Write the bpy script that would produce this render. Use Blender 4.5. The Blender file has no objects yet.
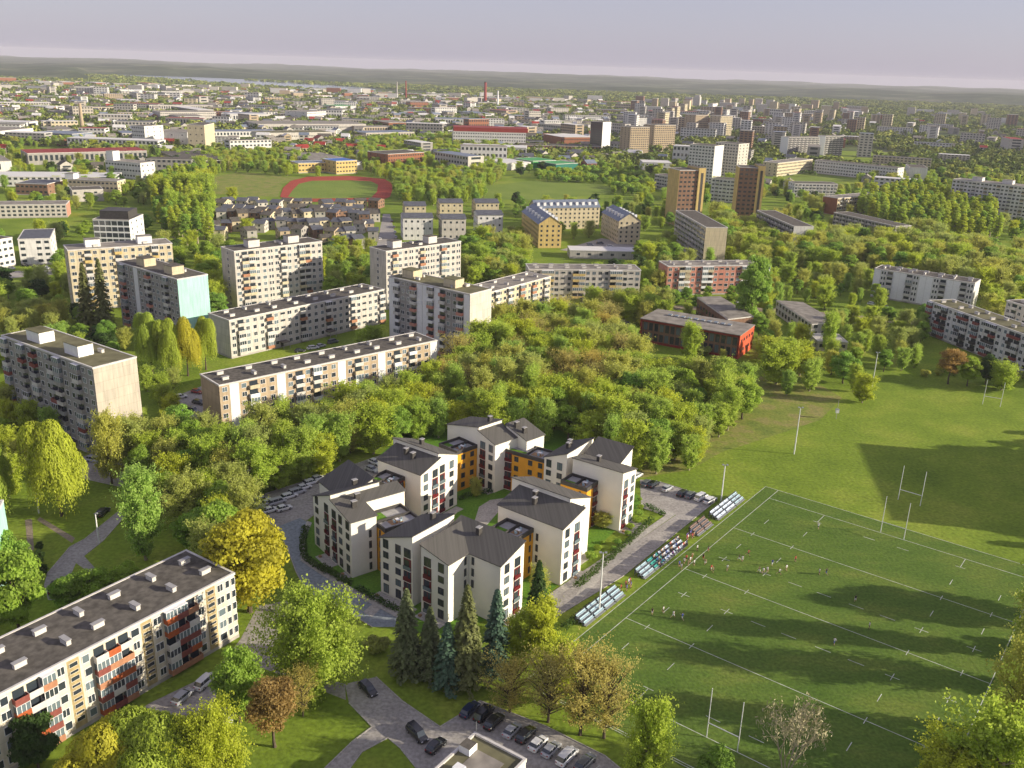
import bpy, math, random
import numpy as np
from mathutils import Vector, Matrix
random.seed(7); rng = np.random.default_rng(11)
sc = bpy.context.scene
COL = sc.collection
# ------------------------------------------------------------------ camera
FPX, PT, RL, H = 917.2, .3335, -.0335, 106.6
CF = np.array([0, math.cos(PT), -math.sin(PT)]); CR = np.array([1., 0, 0]); CU = np.cross(CR, CF)
R2 = CR*math.cos(RL)-CU*math.sin(RL); U2 = CU*math.cos(RL)+CR*math.sin(RL)
CC = np.array([0, 0, H])
def G(px, py, z=0.):
    d = CF*FPX+R2*(px-512)-U2*(py-384)
    return CC+d*((z-H)/d[2])
def proj(x, y, z=0.):
    d = np.array([x, y, z])-CC; w = d@CF
    return 512+FPX*(d@R2)/w, 384-FPX*(d@U2)/w
cd = bpy.data.cameras.new('camera'); cam = bpy.data.objects.new('camera', cd); COL.objects.link(cam)
cd.sensor_width = 36; cd.lens = 36*FPX/1024; cd.clip_end = 60000; cd.clip_start = 1
cam.matrix_world = Matrix(((R2[0], U2[0], -CF[0], 0), (R2[1], U2[1], -CF[1], 0), (R2[2], U2[2], -CF[2], H), (0, 0, 0, 1)))
sc.camera = cam
# ------------------------------------------------------------------ light
SUN_EL, SUN_DX, SUN_DY = math.radians(17), 1.0, -.13
w = bpy.data.worlds.new('World'); sc.world = w; w.use_nodes = True
nt = w.node_tree; bg = nt.nodes['Background']
sky = nt.nodes.new('ShaderNodeTexSky'); sky.sky_type = 'NISHITA'; sky.sun_disc = False
sky.sun_elevation = SUN_EL; sky.sun_rotation = math.atan2(SUN_DX, SUN_DY)
sky.altitude = 100; sky.air_density = 1.0; sky.dust_density = 1.0; sky.ozone_density = 2.0
hs = nt.nodes.new('ShaderNodeMix'); hs.data_type = 'RGBA'; hs.inputs[0].default_value = .8; hs.inputs[7].default_value = (2.12, 1.98, 2.62, 1)
nt.links.new(sky.outputs[0], hs.inputs[6]); nt.links.new(hs.outputs[2], bg.inputs[0]); bg.inputs[1].default_value = .135
sd = bpy.data.lights.new('sun', 'SUN'); sd.energy = 4.8; sd.angle = math.radians(.5); sd.color = (1, .9, .72)
so = bpy.data.objects.new('sun', sd); COL.objects.link(so)
dv = Vector((SUN_DX, SUN_DY, 0)).normalized()*math.cos(SUN_EL)+Vector((0, 0, math.sin(SUN_EL)))
so.rotation_euler = dv.to_track_quat('Z', 'Y').to_euler(); so.location = (300, 0, 300)
sc.view_settings.view_transform = 'Standard'; sc.view_settings.look = 'None'
sc.view_settings.exposure = .66; sc.view_settings.gamma = 1
sc.cycles.use_denoising = True; sc.cycles.max_bounces = 4; sc.cycles.diffuse_bounces = 2
sc.cycles.glossy_bounces = 2; sc.cycles.transmission_bounces = 2; sc.cycles.transparent_max_bounces = 6
sc.cycles.volume_bounces = 0; sc.cycles.use_light_tree = False
# ------------------------------------------------------------------ materials
M = {}
def newmat(name):
    m = bpy.data.materials.new(name); m.use_nodes = True; M[name] = m
    return m, m.node_tree.nodes, m.node_tree.links, m.node_tree.nodes['Principled BSDF']
def rgb(c): return (c[0], c[1], c[2], 1)
def mat(name, c, rough=.8, var=.18, scale=.6, metal=0, spec=.3, coord='Object', detail=4):
    """colour with weathering noise"""
    m, n, l, b = newmat(name)
    b.inputs['Roughness'].default_value = rough; b.inputs['Metallic'].default_value = metal
    b.inputs['Specular IOR Level'].default_value = spec
    if var:
        t = n.new('ShaderNodeTexCoord'); z = n.new('ShaderNodeTexNoise'); z.inputs['Scale'].default_value = scale
        z.inputs['Detail'].default_value = detail; l.new(t.outputs[coord], z.inputs['Vector'])
        r = n.new('ShaderNodeMapRange'); r.inputs[1].default_value = .3; r.inputs[2].default_value = .7
        r.inputs[3].default_value = 1-var; r.inputs[4].default_value = 1+var
        mx = n.new('ShaderNodeVectorMath'); mx.operation = 'SCALE'; mx.inputs[0].default_value = c[:3]
        l.new(z.outputs[0], r.inputs[0]); l.new(r.outputs[0], mx.inputs['Scale']); l.new(mx.outputs[0], b.inputs['Base Color'])
    else: b.inputs['Base Color'].default_value = rgb(c)
    return m
def panel_mat(name, c1, c2, joint=.75, pw=3.1, ph=2.8, streak=.16):
    """prefabricated panels: every panel its own tint, dark joints, rain streaks"""
    m, n, l, b = newmat(name); b.inputs['Roughness'].default_value = .9; b.inputs['Specular IOR Level'].default_value = .15
    t = n.new('ShaderNodeTexCoord'); s = n.new('ShaderNodeSeparateXYZ'); l.new(t.outputs['Object'], s.inputs[0])
    a = n.new('ShaderNodeMath'); a.operation = 'ADD'; l.new(s.outputs[0], a.inputs[0]); l.new(s.outputs[1], a.inputs[1])
    k = n.new('ShaderNodeCombineXYZ'); l.new(a.outputs[0], k.inputs[0]); l.new(s.outputs[2], k.inputs[1])
    br = n.new('ShaderNodeTexBrick'); br.offset = 0; br.inputs['Scale'].default_value = 1
    br.inputs['Brick Width'].default_value = pw; br.inputs['Row Height'].default_value = ph
    br.inputs['Mortar Size'].default_value = .05; br.inputs['Color1'].default_value = rgb(c1); br.inputs['Color2'].default_value = rgb(c2)
    br.inputs['Mortar'].default_value = rgb([q*joint for q in c1]); l.new(k.outputs[0], br.inputs['Vector'])
    mp = n.new('ShaderNodeMapping'); mp.inputs['Scale'].default_value = (1.1, .12, 1); l.new(k.outputs[0], mp.inputs[0])
    z = n.new('ShaderNodeTexNoise'); z.inputs['Scale'].default_value = 1.2; z.inputs['Detail'].default_value = 5; l.new(mp.outputs[0], z.inputs['Vector'])
    r = n.new('ShaderNodeMapRange'); r.inputs[1].default_value = .3; r.inputs[2].default_value = .7; r.inputs[3].default_value = 1-streak; r.inputs[4].default_value = 1+streak
    v = n.new('ShaderNodeVectorMath'); v.operation = 'SCALE'; l.new(z.outputs[0], r.inputs[0]); l.new(br.outputs[0], v.inputs[0]); l.new(r.outputs[0], v.inputs['Scale'])
    l.new(v.outputs[0], b.inputs['Base Color']); return m
def ground_mat(name, stops, scale, fine=2.0, rough=.95, bump=.3, stretch=(1, 1, 1), rot=0):
    m, n, l, b = newmat(name); b.inputs['Roughness'].default_value = rough; b.inputs['Specular IOR Level'].default_value = .1
    t = n.new('ShaderNodeTexCoord'); mp = n.new('ShaderNodeMapping'); mp.inputs['Scale'].default_value = stretch; mp.inputs['Rotation'].default_value = (0, 0, rot)
    l.new(t.outputs['Object'], mp.inputs[0])
    z = n.new('ShaderNodeTexNoise'); z.inputs['Scale'].default_value = scale; z.inputs['Detail'].default_value = 8; z.inputs['Roughness'].default_value = .62
    l.new(mp.outputs[0], z.inputs['Vector'])
    cr = n.new('ShaderNodeValToRGB'); e = cr.color_ramp.elements
    while len(e) < len(stops): e.new(.5)
    for q, (p, c) in zip(e, stops): q.position = p; q.color = rgb(c)
    l.new(z.outputs[0], cr.inputs[0])
    z2 = n.new('ShaderNodeTexNoise'); z2.inputs['Scale'].default_value = fine; z2.inputs['Detail'].default_value = 4; l.new(t.outputs['Object'], z2.inputs['Vector'])
    r = n.new('ShaderNodeMapRange'); r.inputs[1].default_value = .3; r.inputs[2].default_value = .7; r.inputs[3].default_value = .75; r.inputs[4].default_value = 1.25
    v = n.new('ShaderNodeVectorMath'); v.operation = 'SCALE'; l.new(z2.outputs[0], r.inputs[0]); l.new(cr.outputs[0], v.inputs[0]); l.new(r.outputs[0], v.inputs['Scale'])
    l.new(v.outputs[0], b.inputs['Base Color'])
    if bump:
        bp = n.new('ShaderNodeBump'); bp.inputs['Strength'].default_value = bump; bp.inputs['Distance'].default_value = .3
        l.new(z2.outputs[0], bp.inputs['Height']); l.new(bp.outputs[0], b.inputs['Normal'])
    return m
def leaf_mat(name, c, hue=.25, val=.34, trans=.55):
    """leaf colour varies by clump (attribute tint), leaf and tree"""
    m, n, l, b = newmat(name)
    b.inputs['Roughness'].default_value = .6; b.inputs['Specular IOR Level'].default_value = .2
    at = n.new('ShaderNodeAttribute'); at.attribute_name = 'tint'; oi = n.new('ShaderNodeObjectInfo'); gi = n.new('ShaderNodeNewGeometry')
    a1 = n.new('ShaderNodeMath'); a1.operation = 'MULTIPLY_ADD'; a1.inputs[1].default_value = .5; l.new(gi.outputs['Random Per Island'], a1.inputs[0]); l.new(at.outputs['Fac'], a1.inputs[2])
    r = n.new('ShaderNodeMapRange'); r.inputs[1].default_value = 0; r.inputs[2].default_value = 1.5; r.inputs[3].default_value = 1-val; r.inputs[4].default_value = 1+val; l.new(a1.outputs[0], r.inputs[0])
    mx = n.new('ShaderNodeMix'); mx.data_type = 'RGBA'
    mx.inputs[6].default_value = rgb((c[0]*(1-hue), c[1]*(1-hue*.25), c[2]*1.1)); mx.inputs[7].default_value = rgb((c[0]*(1+hue), c[1]*(1+hue*.3), c[2]*.8))
    l.new(oi.outputs['Random'], mx.inputs[0])
    v = n.new('ShaderNodeVectorMath'); v.operation = 'SCALE'; l.new(mx.outputs[2], v.inputs[0]); l.new(r.outputs[0], v.inputs['Scale'])
    l.new(v.outputs[0], b.inputs['Base Color'])
    tr = n.new('ShaderNodeBsdfTranslucent'); l.new(v.outputs[0], tr.inputs[0])
    ms = n.new('ShaderNodeMixShader'); ms.inputs[0].default_value = trans
    l.new(b.outputs[0], ms.inputs[1]); l.new(tr.outputs[0], ms.inputs[2]); l.new(ms.outputs[0], n['Material Output'].inputs[0])
    return m
GRS = [(.3, (.12, .185, .02)), (.5, (.185, .26, .028)), (.62, (.245, .3, .04)), (.75, (.26, .27, .07))]
ground_mat('meadow', GRS, .035, 1.1)
ground_mat('pitch_grass', [(.3, (.078, .138, .022)), (.5, (.105, .168, .028)), (.66, (.145, .195, .035)), (.78, (.19, .195, .06))], .06, 1.5, stretch=(1, 2.2, 1), rot=.6)
ground_mat('lawn_grass', [(.3, (.09, .2, .02)), (.7, (.13, .25, .03))], .2, 2)
ground_mat('dry_meadow', [(.35, (.15, .2, .04)), (.5, (.22, .25, .05)), (.6, (.27, .24, .085)), (.75, (.17, .22, .045))], .12, 1.2)
ground_mat('asphalt', [(.3, (.28, .26, .235)), (.7, (.39, .365, .33))], .15, 1.5, bump=.05)
ground_mat('asphalt_blue', [(.3, (.22, .255, .27)), (.7, (.28, .31, .33))], .2, 1.5, bump=.05)
ground_mat('paving', [(.3, (.36, .34, .3)), (.7, (.46, .43, .38))], .3, 2, bump=.05)
ground_mat('dusty_path', [(.3, (.22, .18, .13)), (.7, (.34, .28, .2))], .3, 2)
ground_mat('track_red', [(.3, (.33, .06, .04)), (.7, (.4, .08, .055))], .1, 1, bump=0)
ground_mat('infield', [(.3, (.15, .22, .035)), (.7, (.21, .27, .05))], .03, 1)
ground_mat('far_land', [(.3, (.05, .08, .025)), (.5, (.07, .105, .03)), (.62, (.11, .13, .05)), (.72, (.18, .17, .1))], .0022, .02, bump=0)
ground_mat('far_forest', [(.3, (.02, .045, .02)), (.48, (.04, .065, .028)), (.58, (.08, .105, .05)), (.66, (.15, .16, .09))], .0028, .02, bump=0)
mat('line_paint', (.56, .57, .5), .8, .3, .5)
m_ = mat('water', (.25, .3, .36), .15, 0, 1, spec=.6)
mat('bitumen', (.12, .108, .09), .95, .35, .8, spec=.1, detail=8); mat('bitumen_light', (.26, .235, .2), .95, .3, .3, spec=.1)
mat('bitumen_olive', (.16, .15, .085), .95, .25, .3, spec=.1)
mat('metal_roof_blue', (.17, .2, .25), .5, .2, .4); mat('slate_roof', (.1, .105, .12), .7, .25, .5)
panel_mat('complex_roof', (.12, .113, .1), (.105, .1, .088), .8, .9, 60, .2)
mat('white_render', (.8, .765, .67), .85, .06, .2, spec=.1); mat('warm_render', (.66, .59, .5), .85, .05, .5, spec=.1)
mat('orange_render', (.72, .34, .035), .85, .08, .6, spec=.1); mat('green_render', (.02, .16, .11), .8, .1, .6)
mat('red_panel', (.13, .01, .013), .5, .15, 1); mat('parapet', (.6, .57, .52), .85, .12, .6); mat('white_paint', (.8, .79, .77), .6, .05, 1)
mat('trim_grey', (.35, .34, .33), .7, .15, 1); mat('dark_trim', (.06, .055, .05), .6, .2, 1)
mat('glass', (.035, .045, .055), .08, 0, spec=.8); mat('glass_pale', (.14, .18, .2), .12, 0, spec=.8)
mat('concrete', (.4, .37, .33), .9, .15, .6); mat('timber', (.33, .2, .1), .8, .2, 1)
mat('bal_red', (.24, .07, .055), .8, .2, .8); mat('bal_orange', (.42, .2, .11), .8, .2, .8); mat('terracotta', (.42, .1, .03), .8, .2, .8); mat('school_red', (.5, .09, .035), .8, .15, .8)
mat('rust_red', (.28, .03, .02), .7, .2, .8)
mat('green_bright', (.06, .32, .08), .6, .15, .05); mat('roof_azure', (.03, .13, .42), .6, .15, .1)
mat('post_white', (.78, .78, .76), .5, 0); mat('steel', (.3, .31, .32), .45, .1, 1, metal=.4)
mat('bark', (.11, .085, .06), .95, .3, 2, spec=.1); mat('pale_bark', (.34, .29, .21), .9, .3, 2, spec=.1)
mat('rubber', (.02, .02, .02), .8, 0); mat('lamp_lens', (.7, .7, .68), .3, 0); mat('tail_lens', (.35, .01, .01), .3, 0)
mat('skin', (.5, .3, .21), .6, 0); mat('hair', (.06, .035, .02), .8, 0)
panel_mat('p_grey', (.36, .335, .3), (.3, .285, .265)); panel_mat('p_beige', (.47, .42, .34), (.42, .375, .31))
panel_mat('p_pale', (.55, .51, .45), (.49, .455, .4)); panel_mat('p_white', (.68, .66, .62), (.62, .6, .57), .85)
panel_mat('p_cream', (.58, .5, .34), (.53, .45, .3)); panel_mat('p_yellow', (.6, .44, .17), (.54, .4, .16))
panel_mat('p_brick', (.3, .13, .07), (.26, .11, .06), .9, 2, 1); panel_mat('p_pink', (.55, .22, .16), (.5, .27, .2))
panel_mat('p_teal', (.36, .6, .52), (.34, .57, .5), .96); panel_mat('p_brown', (.22, .13, .085), (.28, .17, .11))
panel_mat('p_ply', (.66, .59, .47), (.6, .54, .43), .8); panel_mat('p_stair', (.42, .33, .17), (.36, .28, .14)); panel_mat('p_tan', (.46, .36, .24), (.4, .31, .21))
for nm, c in (('car_black', (.012, .013, .016)), ('car_white', (.75, .75, .74)), ('car_silver', (.42, .43, .45)), ('car_grey', (.12, .13, .14)), ('car_blue', (.015, .028, .07)), ('car_red', (.3, .02, .02)), ('car_beige', (.4, .36, .3))):
    m = mat(nm, c, .28, 0, spec=.6); m.node_tree.nodes['Principled BSDF'].inputs['Coat Weight'].default_value = .6
for nm, c in (('cloth_white', (.75, .75, .75)), ('cloth_dark', (.03, .03, .04)), ('cloth_red', (.5, .05, .04)), ('cloth_blue', (.06, .1, .35)), ('cloth_tan', (.4, .28, .18)), ('cloth_teal', (.1, .3, .3))): mat(nm, c, .85, 0)
for nm, c in (('seat_ice', (.4, .52, .57)), ('seat_teal', (.07, .36, .31)), ('seat_brown', (.24, .17, .14)), ('seat_white', (.62, .7, .8))): mat(nm, c, .5, .08, 2)
leaf_mat('lf_green', (.33, .48, .075), .15); leaf_mat('lf_yellow', (.5, .59, .075), .14); leaf_mat('lf_gold', (.55, .53, .06), .08)
leaf_mat('lf_willow', (.47, .55, .07), .1); leaf_mat('lf_olive', (.5, .53, .13), .12); leaf_mat('lf_bud', (.58, .5, .15), .08)
leaf_mat('lf_orange', (.42, .28, .09), .1); leaf_mat('lf_dark', (.09, .16, .04), .12); leaf_mat('lf_pine', (.15, .17, .06), .1, .3, .1)
leaf_mat('lf_blue', (.08, .15, .11), .1, .3, .1); leaf_mat('lf_spring', (.45, .58, .11), .12)
leaf_mat('lf_twig', (.4, .33, .17), .1, .2, 0)
# ------------------------------------------------------------------ helpers
class MB:
    def __init__(s): s.v = []; s.f = []; s.m = []; s.mats = []
    def mi(s, m):
        if m not in s.mats: s.mats.append(m)
        return s.mats.index(m)
    def face(s, pts, m):
        k = len(s.v); s.v += [tuple(p) for p in pts]; s.f.append(tuple(range(k, k+len(pts)))); s.m.append(s.mi(m))
    def box(s, x0, x1, y0, y1, z0, z1, m, top=None, skip=''):
        k = len(s.v); s.v += [(x0, y0, z0), (x1, y0, z0), (x1, y1, z0), (x0, y1, z0), (x0, y0, z1), (x1, y0, z1), (x1, y1, z1), (x0, y1, z1)]
        fs = [('d', (0, 3, 2, 1)), ('t', (4, 5, 6, 7)), ('f', (0, 1, 5, 4)), ('r', (1, 2, 6, 5)), ('b', (2, 3, 7, 6)), ('l', (3, 0, 4, 7))]
        for c, f in fs:
            if c in skip: continue
            s.f.append(tuple(k+i for i in f)); s.m.append(s.mi(top if (c == 't' and top) else m))
    def prism(s, xy, zb, zt, m, top=None):
        """vertical prism; zt may be a list of corner heights"""
        n = len(xy); k = len(s.v)
        if not hasattr(zt, '__len__'): zt = [zt]*n
        s.v += [(p[0], p[1], zb) for p in xy]+[(p[0], p[1], z) for p, z in zip(xy, zt)]
        for i in range(n):
            j = (i+1) % n; s.f.append((k+i, k+j, k+n+j, k+n+i)); s.m.append(s.mi(m))
        s.f.append(tuple(range(k+n, k+2*n))); s.m.append(s.mi(top or m))
        s.f.append(tuple(range(k+n-1, k-1, -1))); s.m.append(s.mi(m))
    def tube(s, pts, rad, m, n=6, cap=True):
        k = len(s.v); P = [Vector(p) for p in pts]
        if not hasattr(rad, '__len__'): rad = [rad]*len(P)
        for i, p in enumerate(P):
            d = (P[min(i+1, len(P)-1)]-P[max(i-1, 0)]).normalized()
            a = d.orthogonal().normalized() if abs(d.z) < .9 else Vector((1, 0, 0)).cross(d).normalized()
            b = d.cross(a)
            for q in range(n):
                t = 2*math.pi*q/n; s.v.append(tuple(p+(a*math.cos(t)+b*math.sin(t))*rad[i]))
        for i in range(len(P)-1):
            for q in range(n):
                r = (q+1) % n; s.f.append((k+i*n+q, k+i*n+r, k+(i+1)*n+r, k+(i+1)*n+q)); s.m.append(s.mi(m))
        if cap:
            s.f.append(tuple(k+n-1-q for q in range(n))); s.m.append(s.mi(m))
            s.f.append(tuple(k+(len(P)-1)*n+q for q in range(n))); s.m.append(s.mi(m))
    def mesh(s, name):
        me = bpy.data.meshes.new(name); me.from_pydata(s.v, [], s.f)
        for m in s.mats: me.materials.append(M[m])
        me.polygons.foreach_set('material_index', s.m); me.update(); return me
    def obj(s, name, parent=None, loc=None, rz=0): return place(name, s.mesh(name), parent, loc, rz)
def place(name, me, parent=None, loc=None, rz=0):
    o = bpy.data.objects.new(name, me); COL.objects.link(o)
    if parent: o.parent = parent
    if loc is not None: o.location = loc
    if rz: o.rotation_euler = (0, 0, rz)
    return o
def tag(o, label=None, cat=None, group=None, kind=None):
    for k, v in (('label', label), ('category', cat), ('group', group), ('kind', kind)):
        if v: o[k] = v
    return o
def thing(name, loc, rz, label=None, cat=None, group=None):
    o = bpy.data.objects.new(name, None); COL.objects.link(o); o.location = loc; o.rotation_euler = (0, 0, rz)
    o.empty_display_size = 1; return tag(o, label, cat, group)
def copy_tree(o, parent=None):
    c = o.copy(); COL.objects.link(c); c.parent = parent
    for ch in KIDS.get(o.name, []): copy_tree(ch, c)
    return c
KIDS = {}
def kid(root, ch): KIDS.setdefault(root.name, []).append(ch); return ch
def ccw(xy):
    a = sum(xy[i][0]*xy[(i+1) % len(xy)][1]-xy[(i+1) % len(xy)][0]*xy[i][1] for i in range(len(xy)))
    return list(xy) if a > 0 else list(xy)[::-1]
def sheet(name, px, m, z, label=None, kind='structure', world=False):
    xy = ccw([tuple(p) if world else tuple(G(*p)[:2]) for p in px])
    b = MB(); b.face([(x, y, z) for x, y in xy], m); o = b.obj(name); tag(o, label, None, None, kind)
    o['kind'] = kind; return o, xy
def inside(x, y, poly):
    c = False; n = len(poly)
    for i in range(n):
        x1, y1 = poly[i]; x2, y2 = poly[i-1]
        if (y1 > y) != (y2 > y) and x < (x2-x1)*(y-y1)/(y2-y1)+x1: c = not c
    return c
KEEP = []      # ground polygons that stay free of scattered trees
LAND = []      # landmarks for labels: (phrase, px, py)
PEND = []      # things waiting for a label: (obj, look, px, py)
def late(o, look, x, y, z=0):
    px, py = proj(x, y, z); PEND.append((o, look, px, py))
# ------------------------------------------------------------------ setting
def grid_sheet(name, x0, x1, y0, y1, nx, ny, fz, m):
    xs = np.linspace(x0, x1, nx); ys = np.geomspace(y0, y1, ny) if y0 > 0 else np.linspace(y0, y1, ny)
    X, Y = np.meshgrid(xs, ys); Z = fz(X, Y); b = MB()
    b.v = [tuple(p) for p in np.stack([X.ravel(), Y.ravel(), Z.ravel()], 1)]
    b.f = [(j*nx+i, j*nx+i+1, (j+1)*nx+i+1, (j+1)*nx+i) for j in range(ny-1) for i in range(nx-1)]; b.m = [b.mi(m)]*len(b.f)
    o = b.obj(name); o['kind'] = 'structure'
    for p in o.data.polygons: p.use_smooth = True
    return o
b = MB(); b.box(-12000, 12000, -400, 14200, -3, 0, 'meadow'); o = b.obj('ground'); o['kind'] = 'structure'
sheet('countryside', [(-3300, 1450), (3300, 1450), (11900, 9000), (11900, 14190), (-11900, 14190), (-11900, 9000)], 'far_land', .02, world=True)
def hz(X, Y):
    h = 12*np.sin(X/900+1.3)*np.cos(Y/1700)+9*np.sin(X/370+Y/800)+5*np.sin(X/150-Y/300+2)+3*np.sin(X/61+Y/90)
    az = X/Y
    y0 = np.where(az < -.46, 3500., np.where(az < -.08, 4950., 4100.+500*np.sin(X/1300+.6)))
    edge = np.clip((Y-y0)/500, 0, 1)*np.clip((14100-Y)/300, 0, 1)
    return -1+(17+h)*edge
hills = grid_sheet('hills', -11800, 11800, 3400, 14150, 420, 150, hz, 'far_forest')
for nm, px in (('lake', [(112, 74.5), (150, 75), (200, 77.5), (262, 80), (330, 82.5), (374, 87), (378, 92.5), (330, 91), (255, 87.5), (200, 85), (150, 81), (122, 78)]), ('river', [(318, 93), (345, 93), (396, 96), (392, 98.5), (340, 97)])):
    sheet(nm, px, 'water', .4)
# --- pitch frame from the survey of its lines
PO = np.array([-123.18, -78.29]); YAW = math.radians(52.927)
def pit(u, v, z=0):
    """u metres up the pitch from the near try line, v metres right of the left touch line"""
    X, Y = u-PO[0], -v-PO[1]     # relative to camera in pitch axes (+X up the pitch, -Y right)
    # camera looks along (sin yaw, cos yaw); rotate so that this is +Y
    return np.array([X*math.cos(YAW)-Y*math.sin(YAW), X*math.sin(YAW)+Y*math.cos(YAW), z])
PL, PW = 95.74, 63.83
pr = [pit(-9, -3.6), pit(PL+6.3, -3.6), pit(PL+6.3, PW+.4), pit(-9, PW+.4)]
sheet('sports_pitch', [p[:2] for p in pr], 'pitch_grass', .004, world=True)
KEEP.append([tuple(p[:2]) for p in (pit(-12, -6), pit(PL+60, -9), pit(PL+75, 42), pit(PL+3, PW+4), pit(-12, PW+1))])
b = MB(); LZ = .008
def ln(u0, v0, u1, v1, wd=.13):
    d = np.array([u1-u0, v1-v0]); d = d/np.hypot(*d)*wd/2; n = (-d[1], d[0])
    b.face([pit(u0+n[0]-d[0], v0+n[1]-d[1], LZ), pit(u1+n[0]+d[0], v1+n[1]+d[1], LZ), pit(u1-n[0]+d[0], v1-n[1]+d[1], LZ), pit(u0-n[0]-d[0], v0-n[1]-d[1], LZ)], 'line_paint')
ln(-8, 0, PL+6.3, 0); ln(-8, PW, PL+6.3, PW); ln(PL+6.3, -3.6, PL+6.3, PW); ln(-8, -3.6, PL+6.3, -3.6, .13); ln(-8, 0, -8, PW); ln(-8.5, 0, -8.5, PW, .12)
for u in (0, 22, PL/2, PL-22, PL): ln(u, .15, u, PW-.15)
for u in (0, 22, PL/2, PL-22, PL):
    s = 1 if u < PL/2 else -1
    for v in (5, 15, PW-15, PW-5):
        if u in (0, PL):
            if v in (15, PW-15): ln(u, v, u+5*s, v); ln(u+5*s, v-1, u+5*s, v+1)
        else: ln(u-1, v, u+1, v)
for u in (PL/2-10, PL/2+10):
    for v in (5, 15, PW-15, PW-5): ln(u-1.2, v, u+1.2, v); ln(u, v-1.3, u, v+1.3)
    for v in (22, 28.5, 35.5, 42): ln(u, v-1.5, u, v+1.5)
for u in (5, PL-5):
    for v in (PW/2-4, PW/2+4): ln(u, v-1.3, u, v+1.3)
for u in (13.5, 30, PL-13.5, PL-30):
    for v in (5, 15, PW-15, PW-5): ln(u-1.3, v, u+1.3, v)
o = b.obj('pitch_marking'); o['kind'] = 'structure'
# --- surfaces
def flat(name, px, m, z=.02, keep=True, world=False):
    o, xy = sheet(name, px, m, z, world=world)
    if keep: KEEP.append(xy)
    return o
flat('dry_meadow', [(640, 478), (690, 470), (722, 452), (760, 440), (820, 420), (842, 398), (800, 372), (770, 368), (745, 390), (700, 420), (660, 445), (640, 462)], 'dry_meadow', .004, False)
flat('lawn', [(307, 524), (301, 540), (301, 560), (330, 580), (397, 617), (430, 640), (541, 601), (640, 507), (640, 498), (600, 455), (560, 430), (440, 424), (400, 438), (350, 478)], 'lawn_grass', .008, False)
flat('road', [(277, 527), (300, 518), (307, 522), (301, 538), (301, 560), (322, 574), (350, 592), (397, 617), (395, 627), (372, 627), (340, 607), (307, 592), (296, 572), (288, 550)], 'asphalt_blue', .02)
flat('pavement', [(307, 521), (312, 523), (305, 540), (305, 558), (325, 571), (352, 588), (401, 613), (397, 618), (350, 593), (321, 575), (300.5, 561), (300.5, 538)], 'paving', .12)
flat('car_park', [(243, 508), (265, 494), (318, 477), (350, 466), (385, 454), (415, 446), (430, 455), (385, 485), (330, 503), (306, 521), (300, 518), (277, 527), (262, 522)], 'asphalt', .012)
flat('road', [(548, 602), (676, 515), (641, 504), (640, 480), (660, 482), (717, 500), (622, 577), (556, 617)], 'asphalt', .02)
flat('pavement', [(541, 600), (665, 516), (640, 507.5), (641, 503.5), (677, 514), (548, 603.5)], 'paving', .12)
flat('footpath', [(475, 520), (479, 507), (490, 500), (505, 498), (512, 503), (500, 510), (487, 525), (478, 526)], 'paving', .03)
flat('footpath', [(363, 612), (380, 598), (388, 602), (372, 617)], 'paving', .03, False)
flat('footpath', [(575, 596), (592, 574), (600, 570), (606, 573), (583, 598)], 'paving', .03, False)
flat('road', [(44, 585), (47, 574), (70, 547), (85, 539), (118, 512), (127, 514), (103, 541), (84, 556), (95, 568), (90, 573), (76, 563), (60, 600), (48, 600)], 'asphalt', .02)
flat('footpath', [(37, 520), (40, 517), (75, 538), (72, 543)], 'dusty_path', .016)
flat('footpath', [(25, 520), (32, 519), (34, 550), (28, 552)], 'dusty_path', .014)
flat('yard', [(70, 460), (100, 452), (130, 462), (133, 478), (120, 487), (80, 478)], 'asphalt', .012)
flat('road', [(345, 684), (376, 677), (402, 701), (440, 727), (458, 716), (480, 701), (545, 726), (605, 756), (640, 785), (430, 785), (416, 768), (400, 748), (388, 738), (362, 752), (345, 775), (318, 775), (352, 742), (372, 727), (349, 703)], 'asphalt', .02)
flat('yard', [(120, 722), (150, 703), (215, 672), (240, 640), (258, 606), (290, 600), (300, 612), (270, 650), (300, 672), (345, 684), (346, 700), (262, 668), (243, 690), (237, 715), (200, 722), (160, 738), (110, 745)], 'asphalt', .013)
flat('yard', [(372, 350), (395, 343), (420, 345), (402, 357), (380, 358), (300, 372), (260, 378)], 'asphalt', .012)
flat('yard', [(165, 400), (202, 386), (207, 430), (185, 425)], 'asphalt', .014)
flat('yard', [(500, 316), (560, 305), (590, 300), (592, 306), (545, 320)], 'asphalt', .014)
flat('yard', [(606, 322), (628, 318), (642, 345), (620, 347)], 'asphalt', .014)
flat('street', [(376, 250), (383, 214), (390, 214), (399, 250)], 'asphalt', .02)
flat('street', [(0, 272), (60, 268), (62, 274), (0, 279)], 'asphalt', .02)
flat('yard', [(560, 250), (602, 238), (640, 246), (600, 256)], 'asphalt', .014)
flat('street', [(650, 305), (780, 308), (1010, 330), (1010, 334), (780, 312), (650, 309)], 'dusty_path', .02, False)
flat('running_track', [(280, 197), (283, 188), (291, 181), (307, 177), (350, 176), (384, 179), (391, 183), (393, 188), (390, 197), (378, 202), (300, 202)], 'track_red', .2)
flat('infield', [(288, 197), (293, 190), (299, 184), (312, 181), (350, 180.5), (371, 181.5), (378, 185), (377, 192), (371, 198), (300, 199)], 'infield', .25)
flat('field', [(480, 198), (485, 186), (530, 181), (600, 184), (625, 192), (560, 198), (520, 200)], 'infield', .05)
flat('field', [(205, 178), (240, 172), (300, 178), (282, 184), (278, 197), (210, 194)], 'dry_meadow', .05)
flat('field', [(20, 150), (90, 146), (100, 160), (30, 166)], 'infield', .05)
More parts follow.
